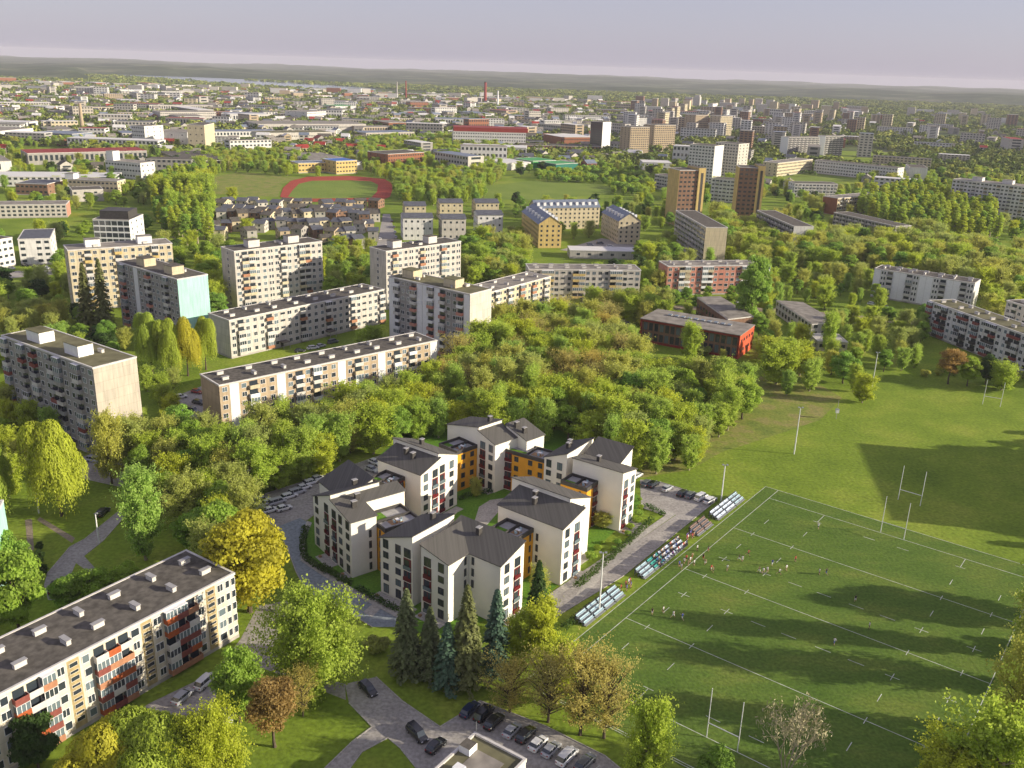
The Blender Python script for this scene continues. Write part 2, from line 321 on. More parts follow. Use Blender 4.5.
flat('field', [(715, 168), (800, 168), (890, 178), (800, 184), (720, 176)], 'infield', .05)
def kerb(px, m='paving', wd=.18, h=.13):
    b = MB(); P_ = [G(*p)[:2] for p in px]
    for a, c in zip(P_, P_[1:]):
        d = (c-a)/np.hypot(*(c-a)); n = np.array([-d[1], d[0]])*wd/2
        b.prism([tuple(a-n), tuple(c-n), tuple(c+n), tuple(a+n)], 0, h, m)
    o = b.obj('kerb'); o['kind'] = 'structure'
kerb([(376, 677), (402, 701), (440, 727), (458, 716), (480, 701), (545, 726), (605, 756), (640, 785)])
kerb([(318, 775), (352, 742), (372, 727), (349, 703)]); kerb([(345, 775), (362, 752), (388, 738), (400, 748), (416, 768)])
kerb([(277, 527), (288, 550), (296, 572), (307, 592), (340, 607), (372, 627)]); kerb([(556, 617), (622, 577), (717, 500), (660, 482), (640, 480)])
kerb([(47, 574), (70, 547), (85, 539), (118, 512)]); kerb([(127, 514), (103, 541), (84, 556)])
kerb([(265, 494), (318, 477), (350, 466), (385, 454), (415, 446)])
b = MB()
for i in range(11):
    a, c = G(464+i*12.4, 716+i*5.9, .03), G(476+i*12.4, 706+i*5.9, .03); d = (c-a)/np.linalg.norm(c-a)*.07; n = np.array([-d[1], d[0], 0]); b.face([a-n, c-n, c+n, a+n], 'line_paint')
o = b.obj('parking_marking'); o['kind'] = 'structure'
# ------------------------------------------------------------------ windows, balconies
WM = {}
def win_mesh(wd, hg, frame='white_paint', glass='glass', mull=1):
    k = (wd, hg, frame, glass, mull)
    if k not in WM:
        b = MB(); f = .07
        b.box(-wd/2, wd/2, -.04, .02, -hg/2, hg/2, glass)
        for x0, x1, z0, z1 in [(-wd/2-f, -wd/2, -hg/2-f, hg/2+f), (wd/2, wd/2+f, -hg/2-f, hg/2+f), (-wd/2, wd/2, -hg/2-f, -hg/2), (-wd/2, wd/2, hg/2, hg/2+f)]: b.box(x0, x1, -.09, .02, z0, z1, frame)
        for i in range(mull):
            x = -wd/2+wd*(i+1)/(mull+1); b.box(x-.04, x+.04, -.08, -.03, -hg/2, hg/2, frame)
        WM[k] = b.mesh('window')
    return WM[k]
def balc_mesh(wd, kind, colr):
    k = ('b', wd, kind, colr)
    if k not in WM:
        b = MB(); p = 1.0
        b.box(-wd/2, wd/2, -p, .0, -1.36, -1.22, 'concrete')
        b.box(-wd/2, wd/2, -p-.06, -p, -1.4, -.2, colr); b.box(-wd/2, -wd/2+.06, -p, 0, -1.22, -.2, colr); b.box(wd/2-.06, wd/2, -p, 0, -1.22, -.2, colr)
        b.box(-wd/2+.2, wd/2-.2, -.05, .02, -1.2, .95, 'glass')
        if kind == 'glazed':
            b.box(-wd/2+.03, wd/2-.03, -p+.02, -.06, -.2, 1.15, 'glass_pale' if colr != 'parapet' else 'glass')
            n = max(3, int(wd/.9))
            for i in range(n+1):
                x = -wd/2+(wd-.08)*i/n; b.box(x, x+.09, -p-.04, -p+.02, -.2, 1.2, 'white_paint')
            b.box(-wd/2, wd/2, -p-.05, 0, 1.15, 1.25, 'white_paint')
        WM[k] = b.mesh('balcony')
    return WM[k]
def add_parts(root, items, name, cap=100, sub=False):
    """items: (mesh, loc, rz); the first 100 as parts of their own, the rest as one"""
    for me, loc, rz in items[:cap]: place(name, me, root, loc, rz)
    rest = items[cap:]
    if rest:
        b = MB()
        for me, loc, rz in rest:
            k = len(b.v); c, s = math.cos(rz), math.sin(rz)
            b.v += [(v.co.x*c-v.co.y*s+loc[0], v.co.x*s+v.co.y*c+loc[1], v.co.z+loc[2]) for v in me.vertices]
            mm = [mt.name for mt in me.materials]
            for p in me.polygons: b.f.append(tuple(k+i for i in p.vertices)); b.m.append(b.mi(mm[p.material_index]))
        o = b.obj(name+'_rows', root); o['kind'] = 'stuff'
FOOT = []
def pane(wd, hg, g_='glass'):
    k = ('p', wd, hg, g_)
    if k not in WM: b = MB(); b.box(-wd/2, wd/2, -.05, .0, -hg/2, hg/2, g_); WM[k] = b.mesh('window')
    return WM[k]
def simple_balcony(wd, c):
    k = ('sb', wd, c)
    if k not in WM: b = MB(); b.box(-wd/2, wd/2, -.8, -.7, -1.2, -.3, c); b.box(-wd/2, wd/2, -.7, 0, -1.2, -1.1, 'concrete'); WM[k] = b.mesh('balcony')
    return WM[k]
def frame(P, Q, h, ground=False):
    p, q = G(*P, h)[:2], G(*Q, h)[:2]; d = q-p; L = float(np.hypot(*d)); a = math.atan2(d[1], d[0])
    return p, q, L, a
def foot(p, a, L, D, m=2.0):
    u = np.array([math.cos(a), math.sin(a)]); v = np.array([-u[1], u[0]])
    FOOT.append([tuple(p-u*m-v*m), tuple(p+u*(L+m)-v*m), tuple(p+u*(L+m)+v*(D+m)), tuple(p-u*m+v*(D+m))])
def block(name, label, cat, P, Q, D, h, floors, wall, pattern='wwsww', roofm='bitumen', endwall=None, balc=('parapet',), glazed=.4, boxes=(), vents=0, lean=None, group=None, detail=2, endwin=0, frame_m='white_paint', glass='glass', base='concrete', seed=0, stripes=None, short=None, wsize=(1.45, 1.4), bcol=None, canopies=(), rpat=None, bayw=3.1):
    """prefabricated slab: P, Q = the two front roof corners on the photograph, D depth"""
    R = random.Random(seed+hash_(label))
    p, q, L, a = frame(P, Q, h); foot(p, a, L, D)
    t = thing(name, (p[0], p[1], 0), a, label, cat, group)
    par = .45; fh = (h-par-.7)/floors
    b = MB(); b.box(0, L, 0, D, -1, h-par, wall, skip='t')
    if endwall: b.box(L, L+.12, .0, D, .3, h-.06, endwall); b.box(-.12, 0, 0, D, .3, h-.06, endwall if endwall != 'p_teal' else wall)
    b.box(-.05, L+.05, -.06, D+.06, -1, .7, base)
    b.obj('wall', t)
    b = MB(); b.box(.3, L-.3, .3, D-.3, h-par-.2, h-.12, roofm)
    for x0, x1, y0, y1 in ((-.15, L+.15, -.15, .3), (-.15, L+.15, D-.3, D+.15), (-.15, .3, .3, D-.3), (L-.3, L+.15, .3, D-.3)): b.box(x0, x1, y0, y1, h-par, h, 'parapet')
    rf = b.obj('roof', t)
    for (fx, fy, lx, ly, lz, mm) in boxes:
        b = MB(); x, y = L*fx, D*fy; b.box(x, x+lx, y, y+ly, h-.12, h+lz, mm); b.box(x-.15, x+lx+.15, y-.15, y+ly+.15, h+lz, h+lz+.15, roofm); b.obj('lift_house', rf)
    if vents:
        vb = MB(); vb.box(-1, 1, -.4, .4, 0, .9, 'parapet'); vb.box(-1.15, 1.15, -.5, .5, .9, 1.02, 'trim_grey'); vm = vb.mesh('roof_vent')
        for i in range(vents):
            for fy in (.3, .72): place('roof_vent', vm, rf, (L*(i+.5+R.uniform(-.1, .1))/vents, D*fy, h-.12), R.choice((0, 0, 1.57)))
    n = max(1, round(L/bayw)) if detail == 2 else 0
    W, B = [], []
    if detail == 2:
        bw = L/n; PT_ = lambda i: rpat[n-1-i] if rpat and n-1-i < len(rpat) else pattern[(i if not rpat else 6*99-(n-1-i-len(rpat))-1) % len(pattern)]
        if stripes:
            for i in range(n):
                if PT_(i) in stripes[0]: b = MB(); b.box(i*bw+.1, (i+1)*bw-.1, -.05, 0, .7, h-par-.1, stripes[1]); b.obj('facade_stripe', t)
        for i in range(n):
            c = PT_(i); x = (i+.5)*bw
            for k in range(floors):
                z = .7+(k+.5)*fh+.1
                if c == 'w': W.append((win_mesh(wsize[0]+(.35 if R.random() < .2 else 0), wsize[1], frame_m, glass if R.random() < .8 else 'glass_pale', R.choice((0, 1, 1))), (x+R.uniform(-.12, .12), -.0, z), 0))
                elif c == 'v': W.append((win_mesh(.8, wsize[1], frame_m, glass, 0), (x-.65, -.0, z), 0)); W.append((win_mesh(.8, wsize[1], frame_m, glass, 0), (x+.65, -.0, z), 0))
                elif c == 's':
                    W.append((win_mesh(round(bw*.62, 2), .75, 'p_ply' if rpat else 'trim_grey', 'glass', 0), (x, -.05, z+.15), 0))
                    if rpat and k: W.append((win_mesh(round(bw*.62, 2), .45, 'p_ply', 'glass', 0), (x, -.05, z-fh*.5+.1), 0))
                elif c == 'b':
                    cc = R.choice(bcol or balc); B.append((balc_mesh(round(bw*.96, 2), 'glazed' if R.random() < glazed else 'open', cc), (x, 0, z), 0))
                elif c == 'B':
                    cc = R.choice(bcol or balc); B.append((balc_mesh(round(bw*.99, 2), 'glazed' if R.random() < glazed else 'open', cc), (x, 0, z), 0))
        if endwin:
            for e, rz in ((L, math.pi/2), (0, -math.pi/2)):
                for j in range(endwin):
                    for k in range(floors): W.append((win_mesh(1.3, wsize[1], frame_m, glass, 1), (e+(.12 if endwall and e else -.12 if endwall else 0), D*(j+.5)/endwin, .7+(k+.5)*fh+.1), rz))
        W.sort(key=lambda q: math.hypot(p[0]+q[1][0]*math.cos(a), p[1]+q[1][0]*math.sin(a))-q[1][2]*.5)
        add_parts(t, W, 'window'); add_parts(t, B, 'balcony')
    elif detail == 1:
        nn = max(2, int(L/3.2)); bw = L/nn
        for k in range(floors):
            z = .7+(k+.5)*fh
            for i in range(nn):
                c = pattern[i % len(pattern)]
                if c == '.': continue
                q_ = .42 if c not in 'bX' else .14
                W.append((pane(round((1-q_)*bw, 2), 1.35 if c != 'X' else fh*.72, glass), ((i+.5)*bw, 0, z+.07), 0))
                if c == 'b': B.append((simple_balcony(round(bw*.88, 2), R.choice(balc)), ((i+.5)*bw, 0, z), 0))
            for j in range(endwin):
                for e, rz in ((0, -math.pi/2), (L, math.pi/2)): W.append((pane(1.4, 1.35, glass), (e, D*(j+.5)/endwin, z+.07), rz))
        W.sort(key=lambda q: q[2] != 0); add_parts(t, W, 'window'); add_parts(t, B, 'balcony')
    for fx in canopies:
        x = L*fx; b = MB(); b.box(x-1.7, x+1.7, -3.2, -.05, 2.5, 2.7, 'bitumen', None)
        for sx in (-1.5, 1.4): b.box(x+sx, x+sx+.12, -3.1, -2.98, 0, 2.5, 'trim_grey')
        b.box(x-.7, x+.7, -.1, 0, .2, 2.3, 'dark_trim'); b.obj('entrance_canopy', t)
    if label.startswith('brown brick tower'): b = MB(); b.box(L*.74, L+.3, -1.2, D, -1, h+1.5, 'p_yellow', 'bitumen'); b.box(L*.83, L*.93, -1.26, -1.2, 3, h-2, 'dark_trim'); b.obj('stair_tower', t)
    c = p+np.array([math.cos(a), math.sin(a)])*L/2
    if short:
        px, py = proj(c[0], c[1], h*.6); LAND.append((short, px, py))
    return t, L, a, p
EDGE = 1
def hash_(s): return sum(ord(c)*(i+1) for i, c in enumerate(s)) % 99991
# ------------------------------------------------------------------ the white complex
FZ = [1.55, 4.2, 6.85, 9.5, 12.1]
def red_mesh():
    if 'red' not in WM:
        b = MB(); b.box(-1.05, 1.05, -.05, .02, -1.33, 1.32, 'red_panel'); b.box(-.85, -.1, -.08, -.05, -.2, 1.0, 'glass'); b.box(.1, .85, -.08, -.05, -1.0, 1.0, 'glass')
        b.box(-1.08, 1.08, -.3, 0, -1.36, -1.26, 'white_render'); b.box(-1.05, 1.05, -.28, -.24, -1.24, -.35, 'red_panel'); WM['red'] = b.mesh('balcony')
        b = MB(); b.box(-1.05, 1.05, -.05, .02, -1.33, 1.32, 'red_panel'); b.box(-.85, .5, -.08, -.05, -1.0, 1.0, 'glass')
        b.box(-1.08, 1.08, -.3, 0, -1.36, -1.26, 'white_render'); b.box(-1.05, 1.05, -.28, -.24, -1.24, -.35, 'glass_pale'); WM['red2'] = b.mesh('balcony')
    return WM['red'], WM['red2']
def uv(K, th):
    t = math.radians(th); u = np.array([math.cos(t), math.sin(t)]); return u, np.array([-u[1], u[0]])
RFS_ = {}
def wing(label, K, th, slabs, cols=(), slots=(), chimneys=(), patios=(), wall='white_render', short=None):
    t = thing('apartment_wing', (K[0], K[1], 0), math.radians(th), label, 'apartment building', 'wings of the white courtyard complex')
    u, v = uv(K, th); R = random.Random(hash_(label))
    b = MB(); zf = []
    for (u0, u1, v0, v1, md, z0, z1) in slabs:
        zz = [z0, z1, z1, z0] if md == 'u' else [z0, z0, z1, z1]
        b.prism([(u0, v0), (u1, v0), (u1, v1), (u0, v1)], -.5, zz, wall)
        K2 = np.array(K); FOOT.append([tuple(K2+u*x+v*y) for x, y in ((u0-1, v0-1), (u1+1, v0-1), (u1+1, v1+1), (u0-1, v1+1))])
        rb = MB(); o = .28; q = [(u0-o, v0-o), (u1+o, v0-o), (u1+o, v1+o), (u0-o, v1+o)]
        k = (z1-z0)/((u1-u0) if md == 'u' else (v1-v0)); zo = [z0-k*o, z1+k*o, z1+k*o, z0-k*o] if md == 'u' else [z0-k*o, z0-k*o, z1+k*o, z1+k*o]
        n = len(rb.v); rb.v += [(x, y, z+.02) for (x, y), z in zip(q, zo)]+[(x, y, z+.22) for (x, y), z in zip(q, zo)]
        for f in ((0, 3, 2, 1), (4, 5, 6, 7), (0, 1, 5, 4), (1, 2, 6, 5), (2, 3, 7, 6), (3, 0, 4, 7)): rb.f.append(f); rb.m.append(rb.mi('complex_roof'))
        RFS_.setdefault(t.name, []).append(rb.obj('roof', t))
        zf.append(lambda x, y, z0=z0, z1=z1, u0=u0, v0=v0, u1=u1, v1=v1, md=md: z0+(z1-z0)*((x-u0)/(u1-u0) if md == 'u' else (y-v0)/(v1-v0)))
    b.obj('wall', t)
    W = []; RD = []; RFS = RFS_[t.name]
    r1, r2 = red_mesh()
    for (fc, c, s, kind) in cols:
        for i, z in enumerate(FZ):
            loc = (s, c-.01, z) if fc == 'F' else (c+.01, s, z); rz = 0 if fc == 'F' else math.pi/2
            if kind == 'r' and i < 4: RD.append((R.choice((r1, r1, r2)), (loc[0], loc[1], z), rz))
            else: W.append((win_mesh(1.35 if kind == 'w' else 1.7, 1.9 if (i == 4 or (i == 0 and kind == 'w')) else 1.35, 'dark_trim', 'glass_pale' if R.random() < .45 else 'glass', 1), loc, rz))
    for (fc, c, s, zs) in slots:
        for z in zs: W.append((win_mesh(.5, 1.6, 'dark_trim', 'glass', 0), (s, c-.01, z) if fc == 'F' else (c+.01, s, z), 0 if fc == 'F' else math.pi/2))
    for me, l, rz in W: place('window', me, t, l, rz)
    for me, l, rz in RD: place('balcony', me, t, l, rz)
    for (x, y, i) in chimneys:
        z = zf[i](x, y); cb = MB(); cb.box(-.4, .4, -.55, .55, -.3, 1.5, 'dark_trim'); cb.box(-.5, .5, -.65, .65, 1.5, 1.62, 'trim_grey'); cb.obj('chimney', RFS[i], (x, y, z+.2))
    for (x0, x1, y0, y1) in patios:
        pb = MB(); pb.box(x0, x1, y0, y1, 0, .1, 'paving'); pb.box(x0+.6, x0+1.2, y0+.5, y0+1.1, .1, .5, 'timber'); pb.obj('patio', t)
    if short:
        s = slabs[0]; c = np.array(K)+u*(s[0]+s[1])/2+v*(s[2]+s[3])/2; LAND.append((short,)+proj(c[0], c[1], 8))
    return t
wing('white wing at the left end of the courtyard complex, two opposed grey roofs', (-33.4, 174.9), -52,
     [(-18.2, -9.3, 0, 12.2, 'u', 12.3, 16.1), (-9.3, 0, -.0, 6.2, 'u', 15, 13.4), (-9.3, -5.6, 6.2, 16.7, 'u', 15, 14.3), (-24.6, -12.7, 4.7, 12.4, 'v', 12.3, 15.6)],
     [('F', 0, -16.4, 'w'), ('F', 0, -11.6, 'r'), ('F', 0, -7.9, 'r'), ('F', 0, -4.9, 'w'), ('F', 0, -1.6, 'w')],
     [('R', 0, 4.6, FZ[:4])], [(-4.5, 3.2, 1), (-6.8, 5.2, 1), (-15, 9, 0)], [(-12.8, -6.6, -2.6, -.1), (-3.2, -.4, -2, -.1)], short='left white wing')
wing('white wing at the nearest corner of the courtyard complex, roofs meeting in a fold', (-11.3, 158.7), -36.3,
     [(-18.7, -9.6, 0, 13, 'u', 13.0, 16.3), (-9.6, -7.2, 2.6, 13, 'u', 13.2, 13.3), (-7.2, 0, 0, 14.5, 'u', 15.3, 13.5), (-8.5, 8.2, 6.2, 14, 'v', 13.5, 15.7)],
     [('F', 0, -17.1, 'w'), ('F', 0, -13.6, 'w'), ('F', 0, -11, 'r'), ('F', 0, -5.5, 'r'), ('F', 0, -1.9, 'w'), ('R', 8.2, 8.3, 'w'), ('R', 8.2, 11.8, 'r')],
     [('F', 6.2, 1.2, FZ[2:]), ('R', 0, 5.2, FZ[2:])], [(-1.5, 11.4, 3), (-13, 10, 0)], [(-19, -8.2, -2.6, -.1), (-7, -.2, -2.4, -.1), (8.3, 11, 7, 13.8)], short='nearest white wing')
b = MB(); b.box(-.25, .25, -.2, .2, 0, 1, 'white_paint')
wing('white wing beside the access road, between two yellow links', (11.9, 174.6), -37,
     [(-17.6, 0, 0, 8, 'v', 13.7, 15.6), (-20, -3.7, 8, 16.4, 'v', 16.8, 14)],
     [('R', 0, 1.8, 'w'), ('R', 0, 5.6, 'r'), ('R', -3.7, 8.9, 'r'), ('R', -3.7, 13.2, 'w')], [('F', 0, -6.6, FZ[1:4])], [(-10.5, 4, 0), (-11.8, 6, 0)],
     [(.1, 2.6, 3.8, 8.2), (-3.6, -1.4, 8.6, 16)], short='white wing by the road')
wing('white wing at the right end of the courtyard complex beside the car park', (27.3, 200.3), -34,
     [(-14, 0, 0, 7, 'v', 15.6, 14.2), (-14.5, -4.6, 7, 13.5, 'v', 14.4, 16.6)],
     [('R', 0, 1.9, 'r'), ('R', 0, 5.4, 'w')], [], [(-8.6, 3.4, 0)], [(.1, 4.4, -.4, 7.4)], short='right white wing')
t = wing('white wing at the back right of the courtyard complex with a tall recess', (27.3, 200.3), -34,
     [(-22.6, -16, 0.5, 13.6, 'u', 13.4, 16)], [('F', .5, -21.2, 'w'), ('F', .5, -18, 'w')], [], [(-19, 6, 0), (-20.3, 9, 0)])
wing('white wing at the far corner of the courtyard complex, backed by trees', (-3.8, 219.5), -45,
     [(-6.4, 0, 0, 8, 'u', 15.6, 13.7), (-4.2, 3.6, 8, 14.6, 'u', 16, 13.8), (-19, -6.4, 0, 8.4, 'u', 13.6, 16.6)],
     [('F', 0, -4.7, 'r'), ('F', 0, -1.6, 'w')], [('R', 0, 6.8, FZ[:4])], [(-2, 9.6, 1), (.8, 9.8, 1), (-8, 5.5, 2)], [(-6.4, -.2, -2, -.1)], short='far white wing')
wing('white wing on the left of the courtyard lawn with a red striped gable', (-20.7, 203.9), -36,
     [(-12.4, 1.9, -3.3, 3.6, 'v', 13.4, 15.5), (-13.6, 1.5, 3.6, 10.9, 'v', 16.6, 14)],
     [('R', 1.9, -1.5, 'w'), ('R', 1.9, 1.9, 'r'), ('R', 1.5, 5, 'r'), ('R', 1.5, 8.6, 'w')], [('F', -3.3, -3.5, FZ[:4])], [(-4.2, .6, 0), (-7, 1.2, 0), (-7, 7, 1)], [(2, 4.4, -2, 10)], wall='white_render', short='inner left white wing')
def link(label, K, th, u0, u1, v0, v1, h, faces):
    t = thing('link_building', (K[0], K[1], 0), math.radians(th), label, 'apartment building', 'yellow links of the courtyard complex')
    b = MB(); b.box(u0, u1, v0, v1, -.5, h, 'orange_render'); b.obj('wall', t)
    u, v = uv(K, th); K2 = np.array(K); FOOT.append([tuple(K2+u*x+v*y) for x, y in ((u0-1, v0-1), (u1+1, v0-1), (u1+1, v1+1), (u0-1, v1+1))])
    b = MB(); b.box(u0+.3, u1-.3, v0+.3, v1-.3, h-.1, h+.06, 'trim_grey'); w_ = (u1-u0); d_ = v1-v0
    b.box(u0+.35, u0+w_*.5, v0+.35, v0+d_*.4, h+.06, h+.16, 'lawn_grass'); b.box(u0+w_*.55, u0+w_*.8, v0+d_*.3, v0+d_*.62, h+.06, h+.12, 'timber')
    for x0, x1, y0, y1 in ((u0-.05, u1+.05, v0-.05, v0+.28), (u0-.05, u1+.05, v1-.28, v1+.05), (u0-.05, u0+.28, v0+.28, v1-.28), (u1-.28, u1+.05, v0+.28, v1-.28), (u0+w_*.5, u0+w_*.5+.2, v0+.28, v1-.28)):
        b.box(x0, x1, y0, y1, h-.3, h+.75, 'dark_trim')
    b.obj('roof_terrace', t)
    b = MB(); x, y = u0+w_*.72, v0+d_*.5
    b.box(x-.6, x+.6, y-.35, y+.35, h+.7, h+.78, 'white_paint')
    for sx in (-.5, .5): b.box(x+sx-.05, x+sx+.05, y-.05, y+.05, h+.12, h+.7, 'white_paint')
    for sy in (-.8, .8): b.box(x-.25, x+.25, y+sy-.2, y+sy+.2, h+.12, h+.55, 'seat_ice'); b.box(x-.25, x+.25, y+sy*1.3-.04, y+sy*1.3+.04, h+.55, h+.95, 'seat_ice')
    b.obj('terrace_table', t)
    for (fc, c, s, kind) in faces:
        for z in FZ[:4]:
            if kind == 'w': place('window', win_mesh(1.1, 1.3, 'dark_trim', 'glass', 1), t, (s, c-.01, z) if fc == 'F' else (c+.01, s, z), 0 if fc == 'F' else math.pi/2)
            if kind == 'n': place('window', win_mesh(.45, 1.5, 'dark_trim', 'glass', 0), t, (s, c-.01, z) if fc == 'F' else (c+.01, s, z), 0 if fc == 'F' else math.pi/2)
            if kind == 'r': place('balcony', red_mesh()[0], t, (s, c-.01, z) if fc == 'F' else (c+.01, s, z), 0 if fc == 'F' else math.pi/2)
    return t
link('yellow link between the left and the nearest white wings, table on its terrace', (-33.4, 174.9), -52, -5.4, 3.4, 6.4, 15.5, 10.8, [('F', 6.4, 1.2, 'n'), ('R', 3.4, 9, 'n'), ('R', 3.4, 12, 'w')])
link('yellow link beside the access road at the front, half behind a bare tree', (11.9, 174.6), -37, -15, -7.6, -5.8, -.1, 10.7, [('R', -7.6, -4.3, 'w'), ('R', -7.6, -1.3, 'n'), ('F', -5.8, -9, 'n')])
link('yellow link with dark red balconies in front of the right white wing', (27.3, 200.3), -34, -14, -6.6, -5.4, -.1, 11, [('R', -6.6, -1.3, 'r'), ('F', -5.4, -8.5, 'n')])
link('broad yellow link at the back of the courtyard, facing the lawn', (-3.8, 219.5), -31, .8, 13, 3.6, 10, 10.8, [('F', 3.6, 4.4, 'w'), ('F', 3.6, 8.6, 'w'), ('F', 3.6, 11.6, 'w'), ('F', 3.6, 1.9, 'r')])
link('yellow link in the far left corner of the courtyard', (-3.8, 219.5), -45, -14, -6.8, -7.2, -.1, 10.9, [('R', -6.8, -5, 'w'), ('R', -6.8, -1.9, 'w'), ('F', -7.2, -9, 'n')])
link('small yellow link with red balconies behind the left white wing', (-20.7, 203.9), -36, -9.5, -3.2, -9.4, -3.4, 10.8, [('R', -3.2, -7.6, 'r'), ('R', -3.2, -4.9, 'r'), ('F', -9.4, -6, 'n')])
# hedges and courtyard planting
def hedge(label, px, wd=1.5, h=1.0, n=0):
    P_ = [G(*p)[:2] for p in px]; pos = []
    for a, c in zip(P_, P_[1:]):
        L = np.hypot(*(c-a)); k = int(L*wd*26)
        tt = rng.random(k); d = (c-a)/L; nrm = np.array([-d[1], d[0]])
        off = (rng.random(k)-.5)*wd*1.15; pos.append(np.c_[a+(c-a)*tt[:, None]+nrm*off[:, None], rng.random(k)**.6*h])
    pos = np.concatenate(pos); o = leaf_object('hedge', pos, rng.normal(size=pos.shape)+[0, 0, .8], .3, 'lf_dark', rng.random(len(pos))*.8)
    return tag(o, label, 'hedge', 'clipped hedges round the white complex')
def leaf_arrays(pos, nrm, s, asp=1.0, hang=None):
    n = len(pos); nrm = nrm/(np.linalg.norm(nrm, axis=1, keepdims=True)+1e-9)
    r = rng.normal(size=(n, 3)) if hang is None else np.tile([0, 0, 1.], (n, 1))+rng.normal(size=(n, 3))*hang
    a = np.cross(nrm, r); a /= (np.linalg.norm(a, axis=1, keepdims=True)+1e-9); c = np.cross(nrm, a)
    s = (np.broadcast_to(s, n)*(.7+.6*rng.random(n)))[:, None]*.5
    V = np.stack([pos-a*s-c*s*asp, pos+a*s-c*s*asp*.8, pos+a*s*.8+c*s*asp, pos-a*s*.7+c*s*asp*1.1], 1)
    return V.reshape(-1, 3)
def quad_mesh(name, V, mats, tint=None, extra=None):
    """leaf quads (n*4 verts) plus an optional MB of limbs"""
    nq = len(V)//4; me = bpy.data.meshes.new(name); ev = np.array(extra.v, float).reshape(-1, 3) if extra and extra.v else np.zeros((0, 3))
    ef = extra.f if extra else []
    me.vertices.add(nq*4+len(ev)); me.vertices.foreach_set('co', np.concatenate([V, ev]).astype(np.float32).ravel())
    lt = np.concatenate([np.full(nq, 4), np.array([len(f) for f in ef], int)]).astype(np.int32)
    li = np.concatenate([np.arange(nq*4), np.array([i+nq*4 for f in ef for i in f], int)]).astype(np.int32)
    me.loops.add(len(li)); me.loops.foreach_set('vertex_index', li)
    me.polygons.add(len(lt)); me.polygons.foreach_set('loop_start', np.concatenate([[0], np.cumsum(lt)[:-1]]).astype(np.int32))
    me.polygons.foreach_set('material_index', np.concatenate([np.zeros(nq), np.ones(len(ef))]).astype(np.int32))
    for m in mats: me.materials.append(M[m])
    if tint is not None:
        at = me.attributes.new('tint', 'FLOAT', 'FACE'); at.data.foreach_set('value', np.concatenate([tint, np.zeros(len(ef))]).astype(np.float32))
    me.update(calc_edges=True); return me
def leaf_object(name, pos, nrm, s, m, tint, parent=None):
    return place(name, quad_mesh(name, leaf_arrays(pos, nrm, s), [m], tint), parent)
for lb, px in (('curved clipped hedge along the blue road left of the complex', [(306, 528), (303, 541), (304, 557), (315, 566), (328, 574)]),
               ('straight clipped hedge at the road in front of the nearest wing', [(356, 589), (375, 600), (398, 611)]),
               ('short clipped hedge beside the path between two wings', [(322, 567), (340, 580), (352, 585)]),
               ('clipped hedge beside the pavement of the access road', [(576, 588), (602, 566), (628, 543), (652, 520)]),
               ('loose shrubs between the access road and the nearest stand', [(563, 630), (590, 609), (616, 590)]),
               ('clipped hedge along the car park edge of the lawn', [(645, 506), (655, 511), (664, 516)]),
               ('clipped hedge on the inner courtyard lawn', [(458, 500), (470, 496), (482, 494), (492, 492)])):
    hedge(lb, px)
# ------------------------------------------------------------------ apartment blocks, nearest first
W9 = (('parapet',))
# long near block, bottom left
p0 = G(234, 572.5, 14.3); d0 = G(0, 693.5, 14.3)-p0; far = p0+d0*1.12; fx_ = proj(far[0], far[1], 14.3)
block('apartment_block', 'long five-storey cream block with orange balconies at the bottom left corner', 'apartment building', fx_, (234, 572.5), 14.2, 14.3, 5, 'p_ply',
      'swBBBw', 'bitumen', balc=('bal_orange', 'terracotta', 'bal_red', 'parapet', 'bal_orange'), glazed=.6, vents=7, stripes=('s', 'p_stair'), endwin=0, rpat='vwswBBBwswBBBwswBBBw', bayw=2.25, wsize=(1.15, 1.4), base='concrete', short='long orange-balcony block', detail=2)
S = 'white_paint'
block('apartment_block', 'nine-storey grey panel block at the left edge with two white lift houses', 'apartment building', (1.3, 335), (92.5, 367.5), 13, 27, 9, 'p_grey', 'bwwBwbwwbBww', 'bitumen_olive', endwall='p_beige', balc=('parapet', 'trim_grey', 'bal_red', 'p_grey', 'p_pale'), glazed=.45, boxes=((.2, .2, 7, 4.5, 3, S), (.62, .2, 7, 4.5, 3, S)), vents=2, short='grey nine-storey block', canopies=(.3, .7))
block('apartment_block', 'nine-storey cream block behind the tall dark pines, two white roof boxes', 'apartment building', (67.5, 250), (172, 243), 13, 27, 9, 'p_cream', 'wwbwwwbww', 'bitumen_light', balc=('parapet', 'p_yellow'), boxes=((.18, .3, 6, 4.5, 3, S), (.68, .3, 6, 4.5, 3, S)), vents=2, short='cream block behind the pines', endwin=1)
block('apartment_block', 'nine-storey block with a mint green end wall above the yellow willows', 'apartment building', (116, 261), (177, 279), 13, 27, 9, 'p_grey', 'wBwwvwwBww', 'bitumen', endwall='p_teal', balc=('p_pink', 'parapet', 'trim_grey'), boxes=((.25, .2, 6, 5, 3, 'p_cream'), (.7, .2, 6, 5, 3, 'p_cream')), vents=2, stripes=('v', 'white_paint'), short='mint-ended block')
block('apartment_block', 'nine-storey beige block with yellow balcony column, left of the street', 'apartment building', (234, 251), (322, 241), 12.5, 27, 9, 'p_pale', 'wbbwwvwbw', 'bitumen', balc=('p_cream', 'bal_orange', 'parapet', 'p_pale'), boxes=((.2, .3, 5.5, 4.5, 3, 'parapet'), (.65, .3, 5.5, 4.5, 3, 'parapet')), vents=1, short='beige nine-storey block', endwin=1)
